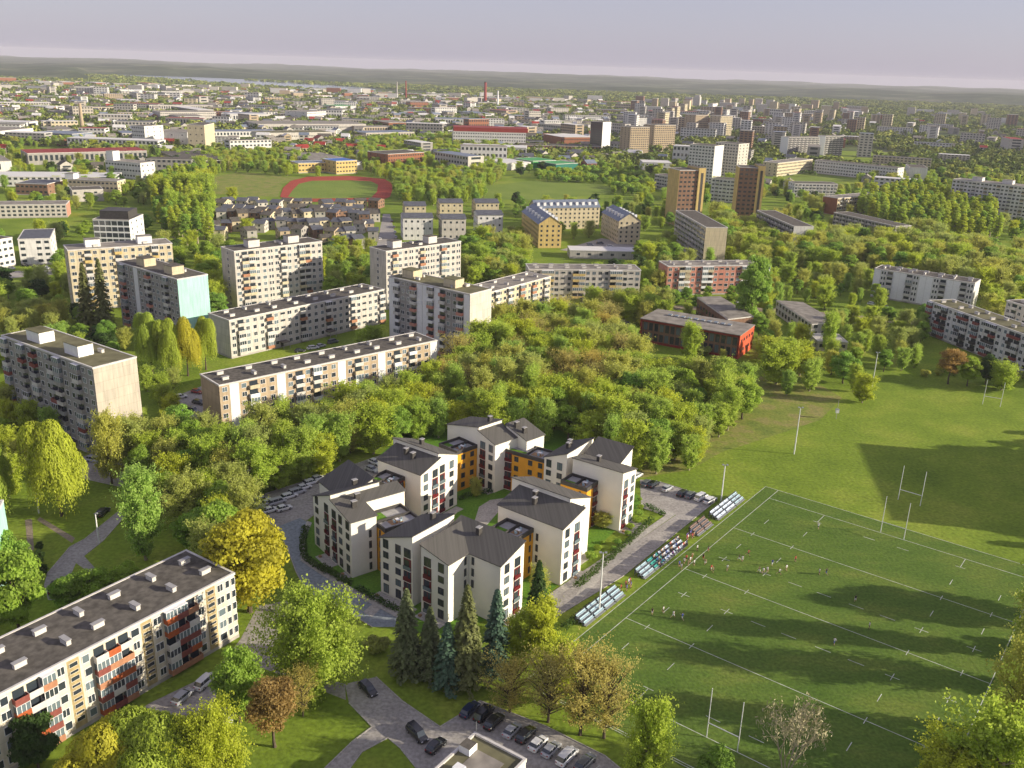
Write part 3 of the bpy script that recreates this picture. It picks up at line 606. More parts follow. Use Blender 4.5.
block('apartment_block', 'nine-storey pale block with brown roof right of the street', 'apartment building', (386, 251), (461, 241), 12.5, 27, 9, 'p_pale', 'wbwwvwbvv', 'bitumen', balc=('p_cream', 'bal_orange', 'parapet', 'p_pale'), boxes=((.15, .3, 5, 4.5, 3, 'parapet'), (.62, .3, 5, 4.5, 3, 'parapet')), vents=1, short='pale nine-storey block', endwin=1)
block('apartment_block', 'nine-storey grey block with a pale blank end wall in the centre', 'apartment building', (389, 276), (470, 294), 12.5, 27, 9, 'p_grey', 'vbwwbvvB', 'bitumen_olive', endwall='p_pale', balc=('parapet', 'p_pink', 'white_paint'), boxes=((.1, .25, 6, 5, 3, 'p_cream'), (.62, .25, 6, 5, 3, 'p_cream')), vents=2, stripes=('v', 'white_paint'), short='grey block with blank end')
block('apartment_block', 'long five-storey pale block with dark roof and long shadows on its front', 'apartment building', (229, 320), (384, 289), 14, 15, 5, 'p_pale', 'wbwwwbwswwbww', 'bitumen', balc=('parapet', 'bal_orange', 'parapet', 'p_pale'), vents=8, short='long pale five-storey block', endwin=0, canopies=(.3, .6))
block('apartment_block', 'long five-storey brown block with many roof vents beside the wood', 'apartment building', (219, 385), (437, 340), 13, 15, 5, 'p_tan', 'wvwBwwvwbwBw', 'bitumen', balc=('parapet', 'white_paint', 'p_cream'), vents=9, stripes=('v', 'white_paint'), short='long brown five-storey block', canopies=(.25, .7))
block('apartment_block', 'five-storey cream block joined behind the grey block in the centre', 'apartment building', (490, 292), (551, 276), 14, 15, 5, 'p_cream', 'wbwwbw', 'bitumen_light', balc=('parapet', 'bal_orange', 'p_pale'), vents=4, short='short cream five-storey block')
block('apartment_block', 'five-storey white block with beige balconies facing the wood', 'apartment building', (529, 269), (641, 270), 13, 15, 5, 'p_pale', 'wwbbwswbbww', 'bitumen_light', balc=('p_cream', 'p_yellow'), glazed=.7, vents=7, short='white block with beige balconies', frame_m='trim_grey')
block('apartment_block', 'five-storey pink and cream block behind the red schoolhouse', 'apartment building', (668, 266), (770, 265), 13, 15, 5, 'p_pink', 'wwbbwwbbwsw', 'bitumen_light', balc=('white_paint', 'p_cream'), glazed=.5, vents=6, short='pink five-storey block', stripes=('b', 'p_cream'))
block('apartment_block', 'five-storey white block with white fins right of the playing field trees', 'apartment building', (875, 268), (975, 283), 12, 15, 5, 'p_white', 'wvbwwbvw', 'bitumen', balc=('parapet', 'trim_grey'), glazed=.3, vents=7, stripes=('w', 'white_paint'), short='finned white block', endwall='p_white')
block('apartment_block', 'five-storey white block with dark balconies at the right edge', 'apartment building', (929, 300), (1075, 352), 13, 15, 5, 'p_white', 'bwBBwwBBw', 'bitumen_olive', balc=('dark_trim', 'parapet', 'bal_red'), glazed=.35, vents=8, short='white block with dark balconies')
block('apartment_block', 'beige five-storey block cut by the right edge behind the white one', 'apartment building', (1007, 300), (1080, 322), 13, 15, 5, 'p_pale', 'wbw', 'bitumen', vents=3, short=None)
block('apartment_block', 'sliver of a mint-striped block at the left edge of the picture', 'apartment building', (-103, 541), (-13, 532), 14, 20, 7, 'p_pale', 'wbw', 'bitumen', endwall='p_teal', vents=2)
# mid and far named buildings
def far_(name, label, cat, P, Q, D, h, fl, wall, roofm='bitumen', pattern='w', short=None, **k):
    k.setdefault('endwin', 3); return block(name, label, cat, P, Q, D, h, fl, wall, pattern, roofm, detail=1, short=short, **k)
A_ = 'apartment building'; O_ = 'office building'; I_ = 'industrial building'
far_('office_building', 'white-framed building with dark glass bays and a pavilion on its roof', O_, (92.5, 219), (129, 220), 22, 18, 5, 'white_paint', 'dark_trim', 'XXX', 'white-framed office', boxes=((.12, .2, 16, 14, 4, 'dark_trim'),))
far_('apartment_block', 'white four-storey block with a dark flat roof near the left edge', A_, (17.5, 239), (50, 238), 30, 14, 4, 'p_white', 'slate_roof', 'w.w', 'dark-roofed white block')
far_('apartment_block', 'grey-white block cut by the left edge beside the dark-roofed one', A_, (-22, 243), (12, 237), 24, 15, 4, 'p_white', 'bitumen', 'ww')
far_('school', 'long pale low building with a brick-coloured end at the left edge', 'school', (-18, 205), (66, 204), 18, 9, 3, 'p_pale', 'bitumen_light', 'w', 'long low pale building', endwall='p_pink')
far_('office_building', 'low dark-roofed hall left of the cream school', O_, (15, 183), (47, 184), 26, 9, 2, 'p_brown', 'slate_roof', 'w')
far_('school', 'long cream school with a white stair tower', 'school', (68, 179), (117, 181), 14, 12, 3, 'p_cream', 'bitumen_light', 'w', 'cream school', boxes=((-.08, .1, 7, 8, 4, 'white_paint'),))
far_('school', 'flat-roofed gymnasium in front of the cream school', 'school', (72, 190), (103, 189), 20, 9, 2, 'p_pale', 'bitumen', 'w.')
far_('office_building', 'white stepped building with a blue stair tower among trees', O_, (105, 160), (140, 163), 18, 15, 3, 'p_white', 'bitumen_light', 'w', 'stepped white building', boxes=((0, .1, 8, 8, 8, 'white_paint'),))
far_('warehouse', 'white warehouse with a blue stripe far left', I_, (0, 131), (33, 128), 50, 13, 1, 'p_white', 'bitumen_light', '.', 'white warehouse')
far_('warehouse', 'long blue-walled hall right of the white warehouse', I_, (33, 132), (72, 134), 40, 11, 1, 'metal_roof_blue', 'metal_roof_blue', '.')
far_('office_building', 'white cube building behind the poplars upper left', O_, (131, 125), (144, 126), 30, 24, 5, 'p_white', 'bitumen', 'w')
far_('tower_block', 'narrow cream tower beside a white hall upper left', 'tower', (204, 125), (214, 123), 20, 30, 4, 'p_cream', 'bitumen', '..', 'narrow cream tower')
far_('warehouse', 'white hall left of the narrow cream tower', I_, (187, 132), (200, 130), 40, 16, 2, 'p_white', 'bitumen_light', '.w')
far_('factory', 'very long pale factory row upper left', I_, (160, 112), (216, 112), 50, 14, 3, 'p_pale', 'bitumen_light', 'w', 'long pale factory row')
far_('factory', 'long pale-blue factory hall continuing the upper left row', I_, (221, 113), (262, 114), 50, 12, 2, 'p_white', 'metal_roof_blue', 'w')
far_('school', 'yellow school wing with a bright blue roof behind the running track', 'school', (336, 161), (357, 160), 26, 13, 3, 'p_yellow', 'roof_azure', 'w', 'blue-roofed yellow school')
far_('school', 'long low yellow wing left of the blue-roofed school', 'school', (298, 163), (334, 162), 22, 10, 2, 'p_yellow', 'metal_roof_blue', 'w')
far_('factory', 'orange brick building with dark upper floors behind the track', I_, (388, 154), (424, 152), 34, 17, 4, 'p_brick', 'bitumen', 'w', 'orange brick factory')
far_('factory', 'long white five-storey factory with a dark red roof', I_, (453, 131), (526, 133), 45, 22, 5, 'p_white', 'rust_red', 'w', 'red-roofed white factory', boxes=((.01, .05, 100, 38, 5, 'rust_red'),))
far_('factory', 'white-banded hall on stilts left of the red-roofed factory', I_, (307, 112), (328, 111), 50, 16, 3, 'p_white', 'bitumen_light', 'w')
far_('factory', 'long sawtooth grey factory above the running track', I_, (258, 124), (366, 124), 80, 10, 1, 'p_pale', 'bitumen_light', 'w', 'long sawtooth factory')
far_('factory', 'long brown-roofed factory below the sawtooth one', I_, (262, 133), (332, 132), 40, 10, 1, 'p_pale', 'bitumen_olive', 'w')
far_('warehouse', 'white low shop left of the yellow courtyard block', I_, (440, 160), (461, 161), 30, 7, 1, 'p_white', 'bitumen_light', '.')
# yellow courtyard block with steep blue roofs
def gabled(name, label, cat, P, Q, D, h, rh, fl, wall, roofm, axis='D', short=None, group=None, dormers=0):
    p, q, L, a = frame(P, Q, h); foot(p, a, L, D); t = thing(name, (p[0], p[1], 0), a, label, cat, group)
    b = MB(); b.box(0, L, 0, D, -1, h, wall, skip='t')
    if axis == 'D': b.face([(0, 0, h), (L, 0, h), (L/2, 0, h+rh)], wall); b.face([(L, D, h), (0, D, h), (L/2, D, h+rh)], wall)
    else: b.face([(0, D, h), (0, 0, h), (0, D/2, h+rh)], wall); b.face([(L, 0, h), (L, D, h), (L, D/2, h+rh)], wall)
    b.obj('wall', t); b = MB(); e = .5
    if axis == 'D':
        k = rh/(L/2)
        for sx in (1, -1):
            x0 = -e if sx > 0 else L+e; b.face([(x0, -e, h-e*k+.1), (L/2, -e, h+rh+.1), (L/2, D+e, h+rh+.1), (x0, D+e, h-e*k+.1)][::-sx], roofm)
    else:
        k = rh/(D/2)
        for sy in (1, -1):
            y0 = -e if sy > 0 else D+e; b.face([(-e, y0, h-e*k+.1), (L+e, y0, h-e*k+.1), (L+e, D/2, h+rh+.1), (-e, D/2, h+rh+.1)][::sy], roofm)
    r = b.obj('roof', t)
    for i in range(dormers):
        for e in ((L*.2, L*.8) if axis == 'D' else (0,)):
            b = MB(); y = D*(i+.5)/dormers; x = L*(i+.5)/dormers
            if axis == 'D': b.box(e-.9, e+.9, y-.9, y+.9, h+rh*.2, h+rh*.75, 'white_paint', roofm)
            else: b.box(x-.9, x+.9, D*.12, D*.3, h+rh*.1, h+rh*.75, 'white_paint', roofm)
            b.obj('dormer', r)
    fh = (h-.6)/fl
    W = []
    for k in range(fl):
        z = .65+(k+.5)*fh; n = max(1, int(L/3.4)); m_ = max(1, int(D/3.4))
        for i in range(n): W.append((pane(1.2, 1.3), (L*(i+.5)/n, 0, z), 0))
        for i in range(m_): y = D*(i+.5)/m_; W.append((pane(1.2, 1.3), (L, y, z), math.pi/2)); W.append((pane(1.2, 1.3), (0, y, z), -math.pi/2))
    add_parts(t, W, 'window')
    if short: LAND.append((short,)+proj(*(p+np.array([math.cos(a), math.sin(a)])*L/2), h*.6))
    return t
gabled('apartment_block', 'left gable-ended wing of the yellow courtyard block, blue-grey roof', A_, (539, 224), (562, 224), 52, 15, 5, 5, 'p_yellow', 'metal_roof_blue', 'D', 'yellow gabled wing', dormers=6)
gabled('apartment_block', 'middle wing of the yellow courtyard block with dormers in its blue roof', A_, (536, 208), (600, 207), 14, 15, 4.5, 5, 'p_cream', 'metal_roof_blue', 'L', 'middle yellow wing', dormers=10)
gabled('apartment_block', 'right wing of the yellow courtyard block, blue-grey roof', A_, (619, 221), (641, 221), 38, 15, 5, 5, 'p_cream', 'metal_roof_blue', 'D', 'right yellow wing', dormers=6)
far_('tower_block', 'brown brick tower with a yellow edge, left of the brick pair', 'tower block', (680, 170), (705, 170), 18, 40, 12, 'p_brown', 'bitumen', 'w', 'left brick tower', endwall='p_yellow', balc=('p_pink',))
far_('tower_block', 'brown brick tower with a yellow edge, right of the brick pair', 'tower block', (740, 167), (765, 168), 18, 40, 12, 'p_brown', 'bitumen', 'w', 'right brick tower', endwall='p_yellow')
far_('tower_block', 'white twelve-storey tower, left one of the white pair', 'tower block', (690, 144), (715, 146), 22, 38, 12, 'p_white', 'bitumen', 'w', 'left white tower', endwall='p_white')
far_('tower_block', 'pinkish white twelve-storey tower, right one of the white pair', 'tower block', (716, 142), (739, 144), 22, 38, 12, 'p_pale', 'bitumen', 'w', 'right white tower')
far_('tower_block', 'beige tower with a brown left half far behind the green sheds', 'tower block', (631, 127), (650, 127), 24, 36, 12, 'p_tan', 'bitumen', 'w', 'far beige tower')
far_('tower_block', 'beige tower with brown left half, right beside its twin', 'tower block', (655, 125), (676, 125), 24, 36, 12, 'p_tan', 'bitumen', 'w')
far_('tower_block', 'dark glass tower with a white side near the orange brick hall', 'tower block', (591, 121), (603, 122), 18, 38, 12, 'dark_trim', 'bitumen', 'w', 'dark glass tower', endwall='white_paint')
far_('office_building', 'wide white slab far beyond the two beige towers', O_, (637, 118), (665, 118), 30, 22, 6, 'p_white', 'bitumen', 'w')
far_('tower_block', 'sandy tower far off in the middle, left of its twin', 'tower block', (696, 115), (709, 115), 26, 38, 12, 'p_tan', 'bitumen', 'w')
far_('tower_block', 'sandy tower far off in the middle, right of its twin', 'tower block', (721, 116), (733, 116), 26, 38, 12, 'p_cream', 'bitumen', 'w')
far_('factory', 'orange brick hall with white roof lights beside the dark tower', I_, (562, 137), (596, 137), 60, 14, 2, 'p_brick', 'p_white', 'w', 'orange brick hall')
far_('warehouse', 'bright green roofed shed far off above the track', I_, (334, 106), (356, 106), 60, 10, 1, 'p_white', 'green_bright', '.')
far_('warehouse', 'bright green shed beyond the meadow, left half', I_, (533, 161), (556, 160), 34, 9, 1, 'green_bright', 'green_bright', '.', 'bright green shed')
far_('warehouse', 'darker green shed beyond the meadow, right half', I_, (556, 164), (578, 163), 30, 9, 1, 'green_render', 'green_bright', '.')
far_('warehouse', 'white flat shed left of the bright green ones', I_, (505, 163), (531, 162), 40, 8, 1, 'p_white', 'p_white', '.')
far_('warehouse', 'white low building right of the round bushes beyond the meadow', I_, (643, 162), (672, 163), 30, 9, 2, 'p_white', 'p_white', '.w')
far_('apartment_block', 'nine-storey grey panel block below the left brick tower', A_, (676, 210), (706, 227), 13, 22, 7, 'p_pale', 'bitumen', 'wb', 'grey block below the brick tower', endwall='p_cream', balc=('parapet', 'trim_grey'))
far_('apartment_block', 'white and pink block between the two brick towers', A_, (712, 178), (735, 180), 16, 20, 6, 'p_white', 'bitumen', 'wb')
far_('apartment_block', 'low pale block left of the brick tower pair', A_, (655, 174), (680, 178), 14, 14, 4, 'p_pale', 'bitumen', 'wb')
far_('apartment_block', 'grey panel block with pale end below the right brick tower', A_, (757, 210), (794, 226), 13, 17, 5, 'p_grey', 'bitumen', 'wb', 'grey block right of the towers', endwall='p_white')
far_('apartment_block', 'nine-storey grey block with white end upper right, left of its twin', A_, (789, 137), (820, 137), 16, 27, 9, 'p_grey', 'bitumen', 'wb', 'grey slab upper right', endwall='white_paint')
far_('apartment_block', 'nine-storey grey block with white end upper right, right of its twin', A_, (826, 136), (844, 136), 16, 27, 9, 'p_grey', 'bitumen', 'wb', endwall='white_paint')
far_('office_building', 'very long white and glass building at the upper right field', O_, (815, 160), (898, 168), 18, 15, 4, 'p_white', 'bitumen', 'w', 'very long white building')
far_('office_building', 'long cream wing left of the very long white building', O_, (778, 163), (813, 159), 18, 15, 4, 'p_cream', 'bitumen_light', 'w')
far_('office_building', 'white and brown low building right of the long white one', O_, (910, 167), (928, 168), 40, 14, 2, 'p_white', 'bitumen', '.', 'white-fronted hall')
far_('apartment_block', 'big white nine-storey block with tiny windows at the right edge', A_, (953, 179), (1040, 188), 18, 28, 9, 'p_white', 'bitumen_light', 'wwb', 'big white nine-storey block', balc=('p_tan', 'parapet'), boxes=((.2, .3, 8, 6, 3, 'p_white'), (.55, .3, 8, 6, 3, 'p_white')))
far_('apartment_block', 'four-storey white block with brown part by the upper right field', A_, (795, 183), (838, 184), 16, 13, 4, 'p_white', 'bitumen', 'wb')
far_('apartment_block', 'red-ended block with beige front behind the poplars', A_, (838, 198), (885, 194), 14, 14, 4, 'p_cream', 'bitumen_light', 'wb', 'red-ended block', endwall='p_brick')
far_('apartment_block', 'long grey block with many roof vents behind the poplars', A_, (834, 212), (896, 226), 13, 15, 5, 'p_grey', 'bitumen', 'wb', 'long grey block behind poplars')
far_('shop', 'low long building with a pale roof in front of the yellow blocks', 'shop', (570, 250), (655, 252), 14, 5, 1, 'p_pale', 'p_white', '.w', 'low shop row')
far_('shop', 'small red-ended shop at the end of the pale-roofed row', 'shop', (700, 251), (725, 252), 12, 5, 1, 'p_brick', 'rust_red', '.w')
far_('school', 'low pale annexe in front of the kindergarten with an orange wall', 'school', (818, 341), (848, 342), 12, 4.2, 1, 'p_pale', 'p_pale', 'w', 'pale annexe')
# town houses
def townhouse(lb, P, Q, D, h, wall, grp, short=None):
    return gabled('town_house', lb, 'town house', P, Q, D, h, 2.0, 3, wall, 'slate_roof', 'L', short, grp)
k = 0
for (x0, x1, y, lb, wl) in ((403, 433, 221, 'largest white town house left of the street gap, slate roof', 'p_white'), (405, 426, 209, 'slate-roofed house behind the largest white town house', 'p_cream'), (442, 466, 222, 'middle white town house with a brown bay', 'p_pale'), (440, 463, 206, 'slate-roofed house behind the middle town house', 'p_cream'), (478, 503, 218, 'white and grey town house on the right of the row', 'p_white'), (476, 499, 206, 'slate-roofed house behind the right town house', 'p_cream')):
    townhouse(lb, (x0, y-3), (x1, y-3), 17, 14 if k % 2 == 0 else 12, wl, 'white town houses above the pale block', 'white town houses' if k == 2 else None); k += 1
R = random.Random(5); rows = []
for j, (y, xs) in enumerate(((201.5, range(214, 375, 11)), (207, range(210, 372, 11)), (213, range(216, 372, 11)), (221, range(210, 372, 11)), (230, range(214, 372, 11)), (238, range(322, 366, 11)))):
    for i, x in enumerate(xs):
        if R.random() < .06 or (y > 228 and x < 322 and R.random() < .3): continue
        yy = y+R.uniform(-1.5, 1.5)+abs(x-290)*.03*(j % 2)
        t = gabled('terraced_house', None, 'terraced house', (x, yy), (x+10, yy+R.uniform(-.8, .8)), R.uniform(10, 13), R.uniform(5.5, 7), R.uniform(1.2, 2), 2, (wc := R.choice(('p_cream', 'p_pale', 'p_tan', 'p_grey', 'p_brown'))), R.choice(('slate_roof', 'bitumen', 'slate_roof')), 'L', None, 'terraced houses below the running track')
        g = G(x+5, yy, 5); late(t, '%s terraced house' % wc[2:], g[0], g[1], 5)
# ------------------------------------------------------------------ red schoolhouse (two wings under one skewed roof)
def schoolhouse():
    p, q, L, a = frame((641, 318), (740, 335), 10); D = 19; foot(p, a, L, D)
    t = thing('schoolhouse', (p[0], p[1], 0), a, 'dark red two-storey schoolhouse with flat brown roof and roof lights', 'school')
    LAND.append(('red schoolhouse', 700, 340))
    b = MB(); b.box(0, L, .9, D, -1, 9.6, 'p_brown'); b.obj('wall', t)
    b = MB()
    b.box(0, L, 0, .9, 0, .7, 'rust_red'); b.box(0, L, 0, .9, 8.9, 9.6, 'rust_red')
    for x in (0, L-.5): b.box(x, x+.5, 0, .9, .7, 8.9, 'rust_red')
    b.box(L, L+.2, 0, D, 0, 9.7, 'school_red'); b.box(-.2, 0, 0, D, 0, 9.7, 'rust_red'); b.obj('red_frame', t)
    n = int(L/2.4)
    for i in range(n):
        x = .8+(L-1.6)*(i+.5)/n
        for z in (2.6, 6.8): place('window', win_mesh(1.5, 3.0, 'dark_trim', 'glass' if (i*7+int(z)) % 3 else 'glass_pale', 1), t, (x, .9, z))
    for i in range(5):
        for z in (3, 7): place('window', win_mesh(1.4, 1.2, 'rust_red', 'glass', 0), t, (L+.2, 2.5+i*3.4, z), math.pi/2)
    b = MB(); b.box(-.3, L+.4, -.3, D+.3, 9.7, 10.0, 'bitumen_light'); r = b.obj('roof', t)
    for i in range(10):
        b = MB(); x = L*.18+i*L*.068; b.box(x, x+1.6, D*.55, D*.55+2, 10, 10.55, 'steel', 'glass_pale'); b.obj('roof_light', t)
schoolhouse()
def slabroof(label, px, h, wall, roofm, short=None):
    xy = ccw([tuple(G(x, y, h)[:2]) for x, y in px]); c = np.mean(xy, 0); FOOT.append(xy)
    t = thing('school_wing', (c[0], c[1], 0), 0, label, 'school')
    pts = [(x-c[0], y-c[1]) for x, y in xy]; b = MB(); b.prism([(x*.98, y*.98) for x, y in pts], -.5, h-.5, wall); b.obj('wall', t)
    b = MB(); b.prism(pts, h-.5, h, 'parapet', roofm); b.prism([(x*.93, y*.93) for x, y in pts], h, h+.06, roofm); b.obj('roof', t)
    for i in range(len(pts)):
        a_, c_ = np.array(pts[i])*.98, np.array(pts[(i+1) % len(pts)])*.98; L = np.hypot(*(c_-a_)); an = math.atan2(*(c_-a_)[::-1])
        for k in range(int(L/3.5)):
            m_ = a_+(c_-a_)*(k+.5)/int(L/3.5)
            for z in ([2, 5.4] if h > 6 else [1.8]): place('window', win_mesh(1.8, 1.7, 'dark_trim', 'glass', 1), t, (m_[0], m_[1], z), an)
    if short: LAND.append((short,)+proj(c[0], c[1], h))
    return t
slabroof('diamond-roofed school wing behind the red schoolhouse', [(697, 297), (720, 296), (754, 316), (728, 319)], 9, 'p_brown', 'bitumen_light', 'diamond-roofed wing')
slabroof('low kindergarten with wide grey roof right of the red schoolhouse', [(776, 300), (803, 302), (838, 322), (812, 324)], 6.5, 'p_pale', 'bitumen_light', 'low kindergarten')
# low flat-roofed building, bottom centre
def lowroof():
    h = 7.5; A, Bc, Cc = G(475, 732, h)[:2], G(526, 758.5, h)[:2], G(417, 768, h)[:2]
    d = Bc-A; a = math.atan2(d[1], d[0]); L = float(np.hypot(*d)); v = np.array([math.sin(a), -math.cos(a)])
    t = thing('flat_roofed_building', (A[0], A[1], 0), a, 'low building with white-rimmed flat roof at the bottom centre edge', 'building')
    Dp = float(abs((Cc-A)@v))+9; u0 = float((Cc-A)@np.array([math.cos(a), math.sin(a)])) ; FOOT.append([tuple(A+v*y+np.array([math.cos(a), math.sin(a)])*x) for x, y in ((-3, -1), (L+1, -1), (L+1, Dp), (-3, Dp))])
    LAND.append(('bottom flat-roofed building', 470, 750))
    b = MB(); b.box(0, L, -Dp, 0, -.5, h-.5, 'p_white'); b.obj('wall', t)
    b = MB(); b.box(.3, L-.3, -Dp+.3, -.3, h-.7, h-.35, 'bitumen_olive'); b.box(2.5, L-2.2, -Dp*.55, -2.6, h-.35, h-.3, 'bitumen_light')
    for x0, x1, y0, y1 in ((-.1, L+.1, -.35, .1), (-.1, .3, -Dp, -.35), (L-.3, L+.1, -Dp, -.35)): b.box(x0, x1, y0, y1, h-.7, h, 'parapet')
    b.obj('roof', t)
    b = MB(); b.box(.4, 2.4, -4.6, -2.6, h-.35, h+.9, 'white_paint', 'bitumen'); b.obj('roof_hatch', t); b = MB(); b.box(2.2, 3.8, -8.6, -7.2, h-.35, h+.5, 'white_paint'); b.obj('roof_vent', t)
    b = MB(); b.tube([(.3, -.1, h), (.3, -.1, h+2.2)], .05, 'steel'); b.tube([(-.4, -.1, h+1.9), (1, -.1, h+1.9)], .03, 'steel'); b.obj('aerial', t)
    for i in range(4): place('window', win_mesh(1.4, 1.4), t, (L, -2-i*3.2, 4.6), math.pi/2); 
    for i in range(3): place('window', win_mesh(1.4, 1.4), t, (2+i*3, 0, 4.6), math.pi)
lowroof()
# towers and chimneys
def stack(label, x, y, top, r, m, band=None):
    g = G(x, y); h = 5
    while proj(g[0], g[1], h)[1] > top: h += .5
    t = thing('chimney', (g[0], g[1], 0), 0, label, 'chimney'); b = MB(); b.tube([(0, 0, -1), (0, 0, h*.5), (0, 0, h)], [r, r*.8, r*.62], m, 12); b.obj('shaft', t)
    b = MB(); b.tube([(0, 0, h-1.5), (0, 0, h+.4)], r*.72, band or m, 12); b.obj('rim', t); LAND.append((label.split(',')[0][:40],)+proj(g[0], g[1], h/2)) if False else None
stack('tall dark red factory chimney, tallest on the skyline', 485, 104, 82, 5, 'rust_red', 'dark_trim')
stack('white slender chimney right of the tall red one', 497.5, 108, 91, 3, 'white_paint')
stack('grey chimney, left one of two above the river', 397, 100, 82, 3, 'concrete')
stack('thin red chimney, right one of two above the river', 406, 100, 81, 2.5, 'rust_red')
stack('tapering brown brick chimney near the white warehouse', 83, 133, 104, 3, 'p_tan')
# offscreen block right of the playing field (it shades the grass)
t = thing('apartment_block', (187, 200, 0), math.radians(80), 'nine-storey block beyond the right edge whose shadow crosses the playing field', A_)
b = MB(); b.box(0, 52, -13, 0, -1, 27, 'p_pale'); b.obj('wall', t); b = MB(); b.box(-.2, 52.2, -13.2, .2, 27, 27.4, 'bitumen'); b.obj('roof', t)
for k in range(9):
    b = MB()
    for i in range(8): place('window', pane(1.6, 1.5), t, (3+i*6.2, -13, 2.2+k*2.9), 0)
# ------------------------------------------------------------------ trees
def sph(n):
    d = rng.normal(size=(n, 3)); return d/np.linalg.norm(d, axis=1, keepdims=True)
def trunk_mb(h, r, bark, lean=.0, split=0):
    b = MB(); n = 5; x = y = 0; pts = []
    for i in range(n+1):
        pts.append((x, y, -.3+(h+.3)*i/n)); x += random.uniform(-.12, .12)+lean; y += random.uniform(-.12, .12)
    b.tube(pts, [r*(1.25 if i == 0 else 1-.11*i) for i in range(n+1)], bark, 8); return b, pts[-1]
def crown_round(Ht, R, zlow, nl, nq, s, leaf, bark, fill=.75, flat_=1., point=0, spread=.3):
    """lobed crown made of leaf clumps round limb ends"""
    th = zlow+(Ht-zlow)*.35; tb, top = trunk_mb(th, Ht*.019+.05, bark); top = np.array(top)
    zc = (zlow+Ht)/2; rz = (Ht-zlow)/2; d = sph(nl); rad = (.35+.65*rng.random(nl)**.5)
    C = np.c_[d[:, 0]*rad*R*.8, d[:, 1]*rad*R*.8, zc+d[:, 2]*rad*rz*.82]
    if point: C[:, :2] *= np.clip(1-point*(C[:, 2:3]-zlow)/(Ht-zlow), .15, 1)
    lr = R*(.22+spread*rng.random(nl))*(1-.3*rad) + .25
    P, N, T = [], [], []; per = max(4, nq//nl); lb_seed = 0
    for i in range(nl):
        dd = sph(per); dd[:, 2] = np.abs(dd[:, 2])*.8+dd[:, 2]*.2-.12
        P.append(C[i]+dd*lr[i]*(fill+(1.2-fill)*rng.random((per, 1))**.7)*np.array([1, 1, .82*flat_]))
        N.append(dd*.9+sph(per)*.55); T.append(np.full(per, rng.random()))
    P = np.concatenate(P); N = np.concatenate(N); T = np.concatenate(T)
    lb = MB()
    for i in rng.permutation(nl)[:16]:
        c = C[i]; m = (top*.45+c*.55)+np.array([0, 0, .3]); lb.tube([tuple(top-np.array([0, 0, th*.25*rng.random()])), tuple(m), tuple(c)], [Ht*.009+.03, Ht*.006+.02, .03], bark, 5, False)
    return quad_mesh('crown', leaf_arrays(P, N, s), [leaf, bark], T, lb), tb.mesh('trunk')
def crown_spray(Ht, R, zlow, nbr, ntw, per, s, leaf, bark, prof=.62, jit=.2, up=(.5, 1.25), droop=0., limbs=26):
    """feathery spring crown: leaves strung along ascending twigs, open between them"""
    tb, top = trunk_mb(Ht*.55, Ht*.016+.05, bark); lb = MB(); P, N, T = [], [], []
    off = rng.random(4)*6.28
    for i in range(nbr):
        t = (i+rng.random())/nbr; z0 = zlow*.8+(Ht*.8-zlow*.8)*t**.9; az = i*2.399+rng.normal()*.4
        env = R*math.sin(math.pi*min(1, (z0/Ht)*.82+.12))**prof*(.78+.22*math.sin(az*2+off[0])+.16*math.sin(az*3+off[1]+z0))
        el = up[0]+(up[1]-up[0])*t**1.5+rng.normal()*.12; L = max(.8, env/max(.35, math.cos(el))*(.75+.35*rng.random())); L = min(L, (Ht*1.03-z0)/max(.2, math.sin(el)))
        d = np.array([math.cos(az)*math.cos(el), math.sin(az)*math.cos(el), math.sin(el)]); b0 = np.array([0, 0, z0]); tint = rng.random()
        if i % max(1, nbr//limbs) == 0: lb.tube([tuple(b0-[0, 0, .4]), tuple(b0+d*L*.5), tuple(b0+d*L*.9)], [Ht*.007+.03, Ht*.004+.02, .02], bark, 4, False)
        for k in range(ntw):
            a = .25+.72*rng.random(); q = b0+d*L*a; td = d+rng.normal(size=3)*.55; td[2] = td[2]+.15-droop; td /= np.linalg.norm(td); tl = L*(.16+.2*rng.random())+.35
            w_ = rng.random(per)[:, None]; pts = q+td*tl*w_-np.array([0, 0, droop])*(w_*tl)**1.5*.7+rng.normal(size=(per, 3))*jit
            P.append(pts); N.append(sph(per)*.75+td*.2+np.array([d[0], d[1], .35])*.6); T.append(np.full(per, min(1, max(0, tint*.6+.4*rng.random()))))
    P = np.concatenate(P); N = np.concatenate(N); kz = Ht/np.percentile(P[:, 2], 99.7); kr = R/np.percentile(np.hypot(P[:, 0], P[:, 1]), 97)
    P *= [kr, kr, kz]; P[:, 2] = np.maximum(P[:, 2], .3)
    for v_ in range(len(lb.v)): lb.v[v_] = (lb.v[v_][0]*kr, lb.v[v_][1]*kr, lb.v[v_][2]*kz)
    return quad_mesh('crown', leaf_arrays(P, N, s), [leaf, bark], np.concatenate(T), lb), tb.mesh('trunk')
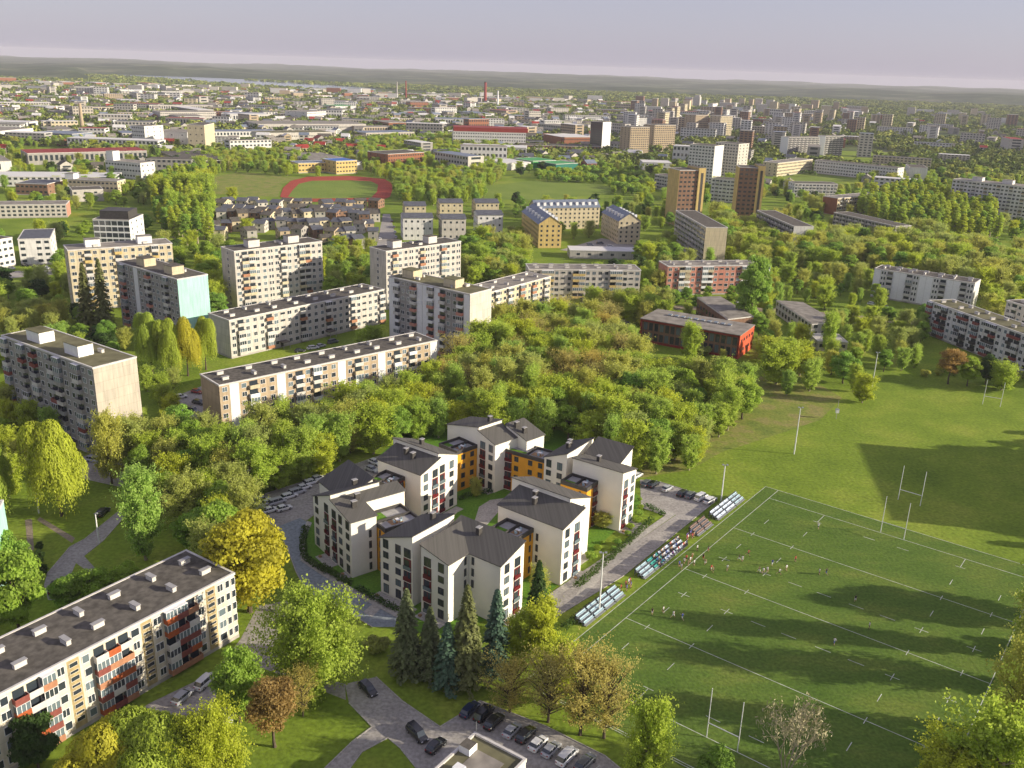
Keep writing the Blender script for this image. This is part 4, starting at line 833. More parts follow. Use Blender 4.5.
def crown_willow(Ht, R, nst, k, s, leaf, bark):
    th = Ht*.45; tb, top = trunk_mb(th, Ht*.03, bark); P, N, T, S = [], [], [], []
    nl = 17; az = rng.random(nl)*6.28; rr = R*(.25+.55*rng.random(nl)); LC = np.c_[np.cos(az)*rr, np.sin(az)*rr, Ht*(.38+.5*rng.random(nl))]; LC[0] = (0, 0, Ht*.9)
    LR = R*(.3+.2*rng.random(nl)); lb = MB()
    for i in range(nl): lb.tube([top, tuple(np.array(top)*.4+LC[i]*.6), tuple(LC[i])], [.28, .16, .06], bark, 5, False)
    for i in range(nst):
        c = i % nl; d = sph(1)[0]; d[2] = abs(d[2])*.7; st = LC[c]+d*LR[c]*.95; ln_ = Ht*(.08+.3*rng.random()**1.5)*(.5+.6*np.hypot(st[0], st[1])/R); out = np.array([d[0], d[1], 0])
        t = np.linspace(0, 1, k); zz = st[2]-ln_*t; zz = np.maximum(zz, .5+.6*rng.random())
        P.append(np.c_[st[0]+out[0]*.5*np.sin(t*2)*1.4+rng.normal(size=k)*.12, st[1]+out[1]*.5*np.sin(t*2)*1.4+rng.normal(size=k)*.12, zz])
        N.append(np.tile(out+[0, 0, .5], (k, 1))+sph(k)*.35); T.append(np.full(k, rng.random()))
    P = np.concatenate(P); N = np.concatenate(N)
    V = leaf_arrays(P, N, s, 1.7, hang=.5)
    return quad_mesh('crown', V, [leaf, bark], np.concatenate(T), lb), tb.mesh('trunk')
def crown_spruce(Ht, R, leaf, bark, nb=230, k=16, s=.5, droop=.28):
    tb = MB(); tb.tube([(0, 0, -.3), (0, 0, Ht*.5), (0, 0, Ht*.97)], [Ht*.016+.05, Ht*.01, .04], bark, 7); P, N, T = [], [], []
    for i in range(nb):
        z = Ht*(.07+.92*(i/nb)**.85)+rng.normal()*.1; r = R*(1-z/Ht)**.82*(.72+.4*rng.random())+.18; a = i*2.399+rng.normal()*.3
        t = np.linspace(.12, 1, k); x = r*t; zz = z-droop*r*t**1.6+.12*r*np.maximum(t-.75, 0)
        w_ = (rng.random(k)-.5)*r*.36*(1-t*.55)
        P.append(np.c_[x*math.cos(a)-w_*math.sin(a), x*math.sin(a)+w_*math.cos(a), zz-abs(w_)*.3]); N.append(np.tile([math.cos(a)*.45, math.sin(a)*.45, .8], (k, 1))+sph(k)*.35); T.append(np.full(k, rng.random()))
    return quad_mesh('crown', leaf_arrays(np.concatenate(P), np.concatenate(N), s, 1.2), [leaf, bark], np.concatenate(T), MB()), tb.mesh('trunk')
def crown_bare(Ht, bark, leaf):
    tb, top = trunk_mb(Ht*.22, .26, bark); lb = MB(); tips = []; R = random.Random(3)
    def grow(p, d, L, r, lev):
        q = p+d*L*.5+Vector((R.uniform(-1, 1), R.uniform(-1, 1), .2))*L*.06; e = q+(d+Vector((0, 0, .15))).normalized()*L*.5
        lb.tube([tuple(p), tuple(q), tuple(e)], [r, r*.8, r*.62], bark, 5 if lev < 3 else 3, False)
        if lev >= 5: tips.append((np.array(e), np.array(d))); return
        for i in range(3 if lev < 4 else 2):
            nd = (d+Vector((R.gauss(0, .42), R.gauss(0, .42), R.gauss(.08, .25)))).normalized(); grow(e if i else q+(e-q)*.6, nd, L*R.uniform(.62, .82), r*.58, lev+1)
    for i in range(4):
        a = i*1.57+.4; grow(Vector(top)-Vector((0, 0, .4*i)), Vector((math.cos(a)*.5, math.sin(a)*.5, 1)).normalized(), Ht*.27, .16, 1)
    P = np.concatenate([[t+d*.3*k+rng.normal(size=3)*.25 for k in range(5)] for t, d in tips]); return quad_mesh('crown', leaf_arrays(P, rng.normal(size=P.shape), .13, 3.5), [leaf, bark], rng.random(len(P)), lb), tb.mesh('trunk')
KIND = {}    # key: (crown mesh, trunk mesh, height, look, name)
def kinddef(key, res, h, look, name='tree'): KIND[key] = (res[0], res[1], h, look, name)
for i in range(2):
    kinddef('green%d' % i, crown_round(13, 4.4+.5*i, 1.2, 60+14*i, 17000, .29, 'lf_green', 'bark', fill=.45, spread=.2), 13, 'mid-green leafy tree')
    kinddef('yellow%d' % i, crown_spray(13, 4.0+.5*i, 1.2, 95, 14, 13, .25, 'lf_yellow', 'pale_bark', jit=.24), 13, 'yellow-green tree')
    kinddef('olive%d' % i, crown_spray(13, 4.3+.5*i, 1.4, 85, 13, 11, .22, 'lf_olive', 'bark', jit=.24), 13, 'olive airy tree')
    kinddef('spring%d' % i, crown_spray(15, 3.4+.5*i, 1.2, 100, 13, 13, .25, 'lf_spring', 'pale_bark', prof=.8, up=(.7, 1.35), jit=.25), 15, 'tall feathery light green tree')
    kinddef('poplar%d' % i, crown_round(18, 2.6+.4*i, 1.0, 64, 13000, .3, 'lf_yellow' if i else 'lf_green', 'pale_bark', point=.45, spread=.22, fill=.4), 18, 'slim upright poplar', 'poplar_tree')
    kinddef('willow%d' % i, crown_willow(12, 4.7+.4*i, 4200, 9, .17, 'lf_gold' if i else 'lf_willow', 'bark'), 12, 'golden weeping willow' if i else 'yellow weeping willow', 'willow_tree')
kinddef('gold0', crown_round(13, 4.6, .8, 80, 19000, .27, 'lf_gold', 'bark', fill=.35, spread=.2), 13, 'golden tree')
kinddef('loose0', crown_spray(13, 6, .8, 120, 18, 15, .22, 'lf_willow', 'bark', jit=.26, up=(.35, 1.2), droop=.35), 13, 'loose light green willow', 'willow_tree')
kinddef('bud0', crown_spray(13, 4.8, 2.0, 80, 13, 7, .17, 'lf_bud', 'bark', jit=.22, up=(.6, 1.3), limbs=60), 13, 'thin brownish budding tree')
kinddef('orange0', crown_round(10, 3.5, 2.2, 60, 12000, .2, 'lf_orange', 'bark', fill=.25, spread=.22), 10, 'round orange-brown tree')
kinddef('dark0', crown_round(9, 3.4, .4, 50, 13000, .28, 'lf_dark', 'bark', spread=.2, fill=.5), 9, 'dark green bushy tree')
kinddef('pine0', crown_spruce(18, 4.2, 'lf_pine', 'bark', 420, 24, .36, .25), 18, 'tall olive-brown spruce', 'spruce_tree')
kinddef('spruce0', crown_spruce(16, 3.6, 'lf_dark', 'bark', 400, 22, .34, .3), 16, 'dark green spruce', 'spruce_tree')
kinddef('blue0', crown_spruce(15, 3.2, 'lf_blue', 'bark', 420, 20, .34, .2), 15, 'blue-green spruce', 'spruce_tree')
kinddef('bush0', crown_round(3.2, 2.4, .1, 20, 2600, .32, 'lf_green', 'bark', spread=.3), 3.2, 'low green bush', 'bush')
kinddef('bush1', crown_round(3.2, 2.1, .1, 18, 2200, .3, 'lf_olive', 'bark', spread=.3), 3.2, 'low olive bush', 'bush')
kinddef('bare0', crown_bare(12, 'pale_bark', 'lf_twig'), 12, 'leafless tree with pale branches')
NT = [0]
FIRST = {}
def tree(key, x, y, h=None, wid=1., label=None, rz=None):
    cm, tm, H0, look, nm = KIND[key]; s = (h or H0)/H0
    t = bpy.data.objects.new(nm, None); COL.objects.link(t); t.location = (x, y, 0); t.rotation_euler = (0, 0, random.random()*6.28 if rz is None else rz); t.scale = (s*wid, s*wid, s)
    c = place('crown', cm, t); k_ = place('trunk', tm, t); FIRST.setdefault(key, (c, k_))
    t['category'] = 'bush' if nm == 'bush' else 'tree'; t['group'] = {'bush': 'bushes on the grass and between the blocks', 'poplar_tree': 'slim poplars between the blocks', 'willow_tree': 'weeping willows among the blocks', 'spruce_tree': 'spruces near the courtyard complex and blocks'}.get(nm, 'leafy trees among the blocks and in the wood')
    NT[0] += 1
    if label: t['label'] = label
    else: late(t, look, x, y, (h or H0)*.5)
    return t
def treepx(key, bx, by, top, wpx=None, label=None):
    g = G(bx, by); lo, hi = .5, 60
    for _ in range(40):
        m_ = (lo+hi)/2
        if proj(g[0], g[1], m_)[1] > top: lo = m_
        else: hi = m_
    wd = 1.
    if wpx:
        dist = math.sqrt(g[0]**2+g[1]**2+(H-lo*.5)**2); cm = KIND[key][0]; w0 = max(abs(v.co.x) for v in list(cm.vertices)[::37])*2; wd = wpx*dist/FPX/(w0*lo/KIND[key][2])
        wd = min(2.2, max(.5, wd))
    MAN.append((g[0], g[1], max(2.5, (wpx or 30)*.003*g[1]*.35)))
    return tree(key, g[0], g[1], lo, wd, label)
MAN = []
near = [('gold0', 250, 612, 508, 82, 'big golden-yellow tree standing left of the blue road'), ('loose0', 312, 690, 595, 116, 'largest light green willow between the two roads at the bottom'),
 ('green1', 240, 722, 646, 48, 'fresh green slim tree at the corner of the long cream block'), ('orange0', 275, 747, 675, 44, 'orange-brown round tree on the lawn at the bottom'),
 ('bud0', 303, 716, 664, 34, 'small leafless brownish tree behind the orange one'), ('willow0', 165, 806, 716, 100, 'yellow willow at the bottom edge, left of its twin'), ('loose0', 215, 806, 712, 84, 'yellow willow at the bottom edge, right of its twin'), ('willow1', 112, 812, 728, 80, 'lowest yellow willow, cut by the bottom edge beside the long block'),
 ('dark0', 38, 768, 712, 40, 'dark cone-shaped evergreen in front of the long cream block'), ('pine0', 407, 676, 588, 44, 'olive-green spruce, leftmost in front of the nearest white wing'), ('pine0', 430, 678, 606, 40, 'second spruce from the left in front of the nearest white wing'),
 ('pine0', 466, 688, 584, 48, 'tallest olive spruce in the middle of the row before the white wing'), ('blue0', 495, 676, 589, 36, 'blue-green slender spruce right of the tallest one'), ('blue0', 447, 690, 622, 34, 'bluish spruce half hidden between the taller spruces'), ('spruce0', 536, 640, 560, 32, 'dark narrow spruce in front of the yellow link'),
 ('yellow1', 541, 672, 602, 50, 'brightest yellow-green tree right of the spruces'), ('yellow0', 520, 668, 612, 30, 'slim yellow-green tree just left of the brightest one'), ('bud0', 510, 712, 657, 58, 'thin budding tree above the dark parked cars'), ('bud0', 548, 722, 652, 62, 'thin budding tree behind the white parked cars'), ('bud0', 580, 735, 646, 68, 'largest golden-brown budding tree beside the pitch corner'), ('bud0', 604, 738, 652, 60, 'golden-brown budding tree nearest the pitch line'),
 ('yellow1', 556, 704, 640, 52, 'olive tree in the middle of the budding grove'), ('yellow0', 645, 785, 700, 40, 'slim yellow-green tree growing on the near pitch line'), ('green0', 715, 790, 745, 36, 'small bright green tree at the bottom edge below the goal'), ('bare0', 782, 794, 702, 72, None),
 ('yellow1', 985, 812, 712, 95, 'broad yellow-green tree in the bottom right corner'), ('yellow0', 945, 800, 742, 60, 'lower yellow-green tree left of the corner tree'), ('olive1', 1018, 745, 640, 80, 'olive tree rising at the right edge above the corner tree'), ('olive0', 1040, 690, 590, 60, 'olive tree at the right edge over the touch line'), ('yellow0', 1034, 655, 560, 40, 'yellow-green tree touching the right edge near the far try line'), ('green0', 1050, 772, 690, 70, 'green tree cut by the right edge near the bottom'),
 ('willow0', 62, 516, 420, 60, 'large yellow willow below the grey nine-storey block'), ('willow0', -6, 520, 425, 50, 'yellow willow cut by the left edge'), ('green0', 22, 640, 545, 52, 'light green tree in the left corner behind the long block'), ('green1', 12, 598, 530, 40, 'green tree at the left edge above the corner tree'),
 ('green0', 72, 616, 572, 36, 'bright green tree behind the long block, leftmost of three'), ('green1', 98, 612, 566, 38, 'bright green tree behind the long block, middle of three'), ('green0', 128, 604, 560, 36, 'bright green tree behind the long block, rightmost of three'),
 ('spring0', 146, 560, 468, 48, 'pale birch-like tree right of the road fork'), ('green1', 181, 446, 402, 34, 'bright green tree left of the long brown block'), ('willow0', 153, 376, 312, 30, 'yellow willow under the mint-ended block, leftmost'), ('willow0', 173, 378, 318, 26, 'yellow willow under the mint-ended block, second'), ('willow1', 188, 376, 317, 26, 'yellow willow under the mint-ended block, third'), ('willow0', 206, 370, 316, 24, 'yellow willow under the mint-ended block, rightmost'),
 ('pine0', 90, 334, 262, 26, 'dark pine in front of the cream block, left one'), ('pine0', 106, 334, 258, 26, 'dark pine in front of the cream block, right one'), ('olive1', 112, 484, 412, 50, 'airy brown tree before the pale end of the grey block'), ('yellow1', 689, 362, 323, 28, 'yellow-green tree right in front of the red schoolhouse'),
 ('yellow0', 1001, 390, 363, 26, 'small round yellow tree by the far goal posts'), ('orange0', 948, 384, 346, 22, 'orange-brown tree before the white block with dark balconies'), ('green0', 967, 386, 354, 20, 'small green tree before the white block with dark balconies'), ('dark0', 985, 384, 352, 18, 'dark tree before the white block with dark balconies'), ('yellow1', 827, 352, 312, 24, 'yellow tree beside the orange wall of the pale annexe'), ('yellow0', 776, 384, 342, 40, 'tree with light foliage at the corner of the meadow'),
 ('green1', 749, 330, 252, 34, 'tall green tree right of the pink block'), ('olive0', 602, 528, 512, 20, 'tiny tree on the lawn beside the right white wing'), ('olive0', 538, 600, 566, 26, 'bare-looking young tree in front of the yellow link'), ('olive0', 476, 497, 478, 14, 'young tree on the courtyard lawn')]
for n_ in near:
    t = treepx(*n_[:5], label=n_[5] or 'leafless pale tree at the bottom edge on the pitch')
# --- scattered trees
def blocked(x, y, m=0):
    for poly in FOOT:
        if abs(x-poly[0][0]) < 150 and inside(x, y, poly): return True
    for poly in KEEP:
        if abs(x-poly[0][0]) < 250 and inside(x, y, poly): return True
    return False
cell = {}
def free(x, y, r):
    ci, cj = int(x//12), int(y//12)
    for a in (-1, 0, 1):
        for c in (-1, 0, 1):
            for (X, Y, q) in cell.get((ci+a, cj+c), ()):
                if (X-x)**2+(Y-y)**2 < (min(q, 11)*.5+r*.5)**2*1.0: return False
    return True
def put(x, y, r): cell.setdefault((int(x//12), int(y//12)), []).append((x, y, r))
for x, y, r in MAN: put(x, y, r*2)
CAND = []
RZ = random.Random(21)
def zone(px, sp, kinds, h0, h1, z=6, tries=3, world=False):
    P_ = [tuple(p) for p in px] if world else [tuple(G(*p, z)[:2]) for p in px]
    xs = [p[0] for p in P_]; ys = [p[1] for p in P_]; A = (max(xs)-min(xs))*(max(ys)-min(ys)); n = int(A/sp**2*tries)
    keys = [k for k, w_ in kinds for _ in range(w_)]
    for _ in range(n):
        x, y = RZ.uniform(min(xs), max(xs)), RZ.uniform(min(ys), max(ys))
        if not inside(x, y, P_) or not free(x, y, sp) or blocked(x, y): continue
        put(x, y, sp); CAND.append((x, y, RZ.choice(keys), RZ.uniform(h0, h1), RZ.uniform(.85, 1.2)))
mixed = [('yellow0', 4), ('yellow1', 4), ('green0', 2), ('green1', 1), ('olive0', 2), ('olive1', 2), ('spring0', 4), ('spring1', 4)]
zone([(470, 345), (500, 325), (560, 318), (605, 322), (640, 352), (640, 378), (600, 392), (520, 398), (455, 398), (440, 380)], 6, [('olive0', 3), ('olive1', 3), ('yellow0', 4), ('bud0', 3), ('spring1', 3)], 12, 17)
zone([(215, 450), (262, 430), (330, 412), (440, 380), (455, 396), (600, 392), (640, 378), (700, 372), (748, 378), (748, 398), (715, 432), (690, 452), (660, 462), (640, 458), (600, 436), (560, 428), (440, 420), (400, 434), (352, 458), (320, 472), (262, 486)], 5.2, mixed, 10, 16)
zone([(640, 372), (700, 352), (745, 362), (700, 385), (650, 395)], 7, [('bush0', 3), ('bush1', 3), ('olive0', 1)], 2.5, 5, 1)
zone([(122, 440), (205, 434), (245, 455), (262, 495), (240, 520), (238, 560), (190, 560), (160, 540), (165, 490), (130, 460)], 5.5, [('olive0', 2), ('yellow0', 2), ('green0', 2), ('olive1', 3), ('green1', 1)], 11, 15)
zone([(0, 395), (30, 400), (60, 420), (30, 470), (0, 480)], 7, mixed, 8, 12)
zone([(0, 300), (52, 305), (60, 328), (10, 330), (0, 326)], 6, [('olive0', 3), ('bud0', 1), ('green0', 1)], 8, 11)
zone([(60, 300), (110, 320), (118, 345), (60, 330)], 6, [('green1', 2), ('dark0', 1), ('olive0', 1)], 8, 12)
zone([(135, 350), (200, 375), (200, 400), (150, 440), (140, 410)], 7, mixed, 6, 10)
zone([(165, 178), (200, 170), (212, 200), (210, 236), (172, 236), (150, 205)], 7, [('poplar0', 3), ('poplar1', 4), ('yellow0', 1)], 17, 23)
zone([(535, 168), (580, 165), (640, 170), (655, 185), (628, 190), (590, 181), (540, 180)], 7, [('bush0', 1), ('green1', 2), ('yellow0', 1)], 5, 8)
zone([(200, 150), (290, 148), (300, 155), (295, 170), (215, 172)], 9, mixed, 8, 13)
zone([(358, 140), (450, 135), (520, 150), (500, 175), (480, 196), (400, 200), (396, 180), (362, 165)], 8, mixed, 8, 14)
zone([(205, 255), (220, 260), (216, 312), (206, 300)], 6, [('green0', 2), ('yellow1', 1)], 12, 16)
zone([(325, 250), (372, 246), (372, 275), (330, 282), (300, 285), (285, 282), (318, 278)], 7, mixed, 8, 12)
zone([(462, 245), (480, 236), (525, 245), (528, 275), (500, 285), (465, 282)], 6.5, [('green0', 3), ('yellow0', 1), ('olive1', 2)], 12, 16)
zone([(350, 335), (382, 328), (388, 342), (352, 345)], 5, [('green0', 2), ('yellow1', 2)], 8, 10)
zone([(490, 312), (520, 298), (560, 295), (560, 315), (492, 325)], 7, mixed, 8, 12)
zone([(592, 300), (665, 300), (668, 318), (620, 316), (598, 312)], 6, [('olive0', 2), ('green0', 2), ('yellow0', 1)], 11, 14)
zone([(665, 287), (740, 287), (742, 300), (665, 300)], 9, [('green0', 3), ('yellow1', 1)], 7, 10)
zone([(640, 245), (680, 250), (680, 258), (640, 258)], 6, mixed, 11, 15)
zone([(715, 215), (760, 225), (830, 235), (920, 232), (1024, 255), (1024, 296), (985, 288), (875, 262), (800, 262), (760, 258), (718, 240)], 8, [('olive0', 3), ('green0', 2), ('yellow0', 2), ('olive1', 2)], 12, 17)
zone([(850, 205), (910, 190), (990, 200), (1000, 235), (940, 235), (880, 222)], 6.5, [('poplar0', 2), ('poplar1', 4)], 18, 24)
zone([(758, 270), (868, 270), (870, 300), (835, 300), (800, 296), (765, 300)], 9, mixed+[('dark0', 3)], 7, 13)
zone([(762, 300), (782, 318), (820, 340), (815, 350), (770, 350), (752, 340)], 8, mixed, 7, 11)
zone([(835, 312), (925, 312), (922, 362), (850, 358), (826, 350)], 7.5, mixed+[('olive0', 3)], 8, 11)
zone([(850, 365), (1024, 376), (1024, 384), (850, 372)], 5, [('bush1', 1)], 2, 3.5, 0)
zone([(985, 285), (1024, 290), (1024, 330), (985, 315)], 7, mixed, 9, 13)
zone([(230, 600), (262, 612), (270, 640), (238, 640)], 7, [('olive0', 1), ('green1', 1)], 6, 9)
zone([(370, 640), (400, 650), (400, 670), (385, 665)], 5, [('olive1', 1), ('bush1', 2)], 3, 6, 1)
zone([(480, 690), (560, 700), (600, 735), (560, 728), (490, 705)], 4.5, [('bush1', 1), ('bush0', 1)], 2, 3.5, 1)
zone([(640, 500), (655, 506), (600, 572), (560, 590)], 3.2, [('bush0', 1)], 1, 1.6, 0)
zone([(115, 545), (150, 556), (232, 560), (190, 553)], 6, [('dark0', 1), ('olive0', 1)], 5, 8)
zone([(20, 540), (45, 545), (45, 575), (20, 570)], 4, [('bush0', 1), ('dark0', 1)], 2, 4, 1)
zone([(455, 488), (500, 475), (512, 490), (470, 500)], 3.4, [('bush0', 1)], .9, 1.6, 0)
zone([(600, 530), (640, 515), (648, 520), (606, 560)], 2.6, [('bush0', 1)], .8, 1.4, 0)
# woods beyond the right edge that throw the evening shadows over the pitch
e0, e1 = pit(-8, PW+9), pit(PL-6, PW+12); e2, e3 = pit(PL-6, PW+30), pit(-8, PW+30)
zone([e0[:2], e1[:2], e2[:2], e3[:2]], 13, [('poplar0', 3), ('poplar1', 3), ('green1', 1)], 9, 21, world=True)
e0, e1, e2, e3 = pit(PL+50, 72), pit(PL+120, 70), pit(PL+120, 84), pit(PL+60, 84)
zone([e0[:2], e1[:2], e2[:2], e3[:2]], 8, [('poplar0', 1), ('green1', 1)], 12, 17, world=True)
zone([(150, 196), (168, 196), (172, 250), (158, 250)], 8, [('poplar0', 2), ('spring0', 2), ('green1', 2)], 13, 20, world=True)
# everything between the buildings
def bgz(y0, y1, sp, hh, keep):
    n = int((y1-y0)*(1.3*(y0+y1)/2)/sp**2*1.6)
    for _ in range(n):
        y = RZ.uniform(y0, y1); x = RZ.uniform(-.62*y-20, .62*y+30)
        px, py = proj(x, y, 5)
        if not(-20 < px < 1050) or py > 400: continue
        nz = math.sin(x/47+1.1)*math.cos(y/61)+.6*math.sin(x/21-y/33)
        if nz < keep or (195 < px < 515 and 168 < py < 250 and RZ.random() < .93) or (470 < px < 640 and 170 < py < 200 and RZ.random() < .9): continue
        if blocked(x, y) or not free(x, y, sp): continue
        if y < 1000 and (blocked(x*(1+14/y), y+14) or blocked(x*(1+26/y), y+26)) and RZ.random() < .93: continue
        if (632 < px < 765 and 318 < py < 372) or (380 < px < 400 and 205 < py < 250): continue
        put(x, y, sp); CAND.append((x, y, RZ.choice(['green0', 'green1', 'yellow0', 'yellow1', 'olive0', 'olive1', 'spring0', 'spring1', 'dark0']), RZ.uniform(*hh), RZ.uniform(.85, 1.3)))
bgz(300, 520, 8, (8, 13), -.15); bgz(520, 760, 10.5, (7, 12), -.45); bgz(760, 1150, 11.5, (7, 12), -.7)
vis = []
for c in CAND:
    px, py = proj(c[0], c[1], c[3]*.5); dist = math.hypot(c[0], c[1], )
    on = -15 < px < 1040 and -10 < py < 790
    vis.append((-(c[3] if c[2][:4] != 'bush' else c[3]*.6)/dist if on else 0, c))
vis.sort(key=lambda q: q[0])
IND = [c for s, c in vis[:300-len(near)+30] if s < 0]; REST = [c for s, c in vis[len(IND):]]
for c in IND: tree(c[2], c[0], c[1], c[3], c[4])
keys = sorted({c[2] for c in REST})
for k in keys:
    if k not in FIRST:
        q = next(c for c in REST if c[2] == k); REST.remove(q); tree(k, q[0], q[1], q[3], q[4])
me = bpy.data.meshes.new('woodland'); me.vertices.add(len(REST)); me.vertices.foreach_set('co', np.array([(c[0], c[1], 0) for c in REST], np.float32).ravel())
for nm, vals in (('kind_no', [keys.index(c[2]) for c in REST]), ('size', [c[3]/KIND[c[2]][2] for c in REST]), ('wide', [c[4] for c in REST]), ('turn', [RZ.random()*6.28 for c in REST])):
    at = me.attributes.new(nm, 'FLOAT', 'POINT'); at.data.foreach_set('value', np.array(vals, np.float32))
wo = place('woodland', me); wo['kind'] = 'stuff'; wo['label'] = 'green spring trees filling the gaps between the housing blocks'
ng = bpy.data.node_groups.new('woodland', 'GeometryNodeTree'); ng.interface.new_socket('Geometry', in_out='INPUT', socket_type='NodeSocketGeometry'); ng.interface.new_socket('Geometry', in_out='OUTPUT', socket_type='NodeSocketGeometry')
N_, L_ = ng.nodes, ng.links; gi = N_.new('NodeGroupInput'); go = N_.new('NodeGroupOutput'); jn = N_.new('GeometryNodeJoinGeometry')
def attr(nm): a = N_.new('GeometryNodeInputNamedAttribute'); a.data_type = 'FLOAT'; a.inputs[0].default_value = nm; return a.outputs[0]
m2p = N_.new('GeometryNodeMeshToPoints'); L_.new(gi.outputs[0], m2p.inputs[0])
rot = N_.new('ShaderNodeCombineXYZ'); L_.new(attr('turn'), rot.inputs[2]); scl = N_.new('ShaderNodeCombineXYZ')
mu = N_.new('ShaderNodeMath'); mu.operation = 'MULTIPLY'; L_.new(attr('size'), mu.inputs[0]); L_.new(attr('wide'), mu.inputs[1])
L_.new(mu.outputs[0], scl.inputs[0]); L_.new(mu.outputs[0], scl.inputs[1]); L_.new(attr('size'), scl.inputs[2])
kn = attr('kind_no')
for i, k in enumerate(keys):
    j2 = N_.new('GeometryNodeJoinGeometry')
    for o in FIRST[k]:
        oi = N_.new('GeometryNodeObjectInfo'); oi.transform_space = 'ORIGINAL'; oi.inputs['Object'].default_value = o; oi.inputs['As Instance'].default_value = True; L_.new(oi.outputs['Geometry'], j2.inputs[0])
    cp = N_.new('FunctionNodeCompare'); cp.data_type = 'FLOAT'; cp.operation = 'EQUAL'; L_.new(kn, cp.inputs[0]); cp.inputs[1].default_value = i; cp.inputs['Epsilon'].default_value = .1
    ip = N_.new('GeometryNodeInstanceOnPoints'); L_.new(m2p.outputs[0], ip.inputs['Points']); L_.new(j2.outputs[0], ip.inputs['Instance']); L_.new(cp.outputs[0], ip.inputs['Selection'])
    L_.new(rot.outputs[0], ip.inputs['Rotation']); L_.new(scl.outputs[0], ip.inputs['Scale']); L_.new(ip.outputs[0], jn.inputs[0])
L_.new(jn.outputs[0], go.inputs[0]); md = wo.modifiers.new('woodland', 'NODES'); md.node_group = ng
# --- far trees, one object
def far_trees():
    n = 30000; u = rng.random(n); y = 1050*(4700/1050)**u; x = (rng.random(n)*2-1)*(.62*y+20)
    nz = np.sin(x/130+1)*np.cos(y/210)+.7*np.sin(x/63-y/90)+.4*np.sin(x/31+y/47)
    ok = (nz > -.75-.5*(y > 3300)-.3*(x > .13*y)) & ~((x < -350) & (y > 3400) & (y < 5000) & (np.abs(x+350+(y-3500)*1.15) < 330)) & (rng.random(n) < np.where(y < 2500, .55, 1))
    for poly in FOOT:
        c = np.mean(poly, 0)
        if c[1] > 1000: ok &= ~((np.abs(x-c[0]) < 40) & (np.abs(y-c[1]) < 22))
    x, y, = x[ok], y[ok]; n = len(x); R_ = (3.5+y*.0018)*(.6+.8*rng.random(n)); h = (7+6*rng.random(n))*(1+.0*y)
    q = 36; d = sph(n*q).reshape(n, q, 3); d[:, :, 2] = np.abs(d[:, :, 2]); lob = rng.normal(size=(n, 5, 3))*.45; pick = rng.integers(0, 5, (n, q))
    cen = lob[np.arange(n)[:, None], pick]; P = (d*.62+cen*[1, 1, .3])*np.stack([R_, R_, h*.62], 1)[:, None, :]
    P[:, :, 2] = np.clip(P[:, :, 2]+h[:, None]*.35, .5, None); P[:, :, 0] += x[:, None]; P[:, :, 1] += y[:, None]
    s = np.repeat(R_*.42, q); V = leaf_arrays(P.reshape(-1, 3), (d+sph(n*q).reshape(n, q, 3)*.5).reshape(-1, 3), s)
    hue = rng.random(n); T = np.repeat(hue, q)*.9
    o = place('distant_trees', quad_mesh('distant_trees', V, ['lf_far'], T)); o['kind'] = 'stuff'; o['label'] = 'far-off trees of the town merging into a green mass'
m, n, l, b_ = newmat('lf_far'); b_.inputs['Roughness'].default_value = .9; b_.inputs['Specular IOR Level'].default_value = .1
at = n.new('ShaderNodeAttribute'); at.attribute_name = 'tint'; cr = n.new('ShaderNodeValToRGB'); l.new(at.outputs['Fac'], cr.inputs[0]); l.new(cr.outputs[0], b_.inputs['Base Color'])
e = cr.color_ramp.elements; e[0].color = (.08, .13, .03, 1); e[1].color = (.32, .34, .07, 1); e[1].position = .9; e2_ = e.new(.5); e2_.color = (.18, .23, .045, 1)
far_trees()
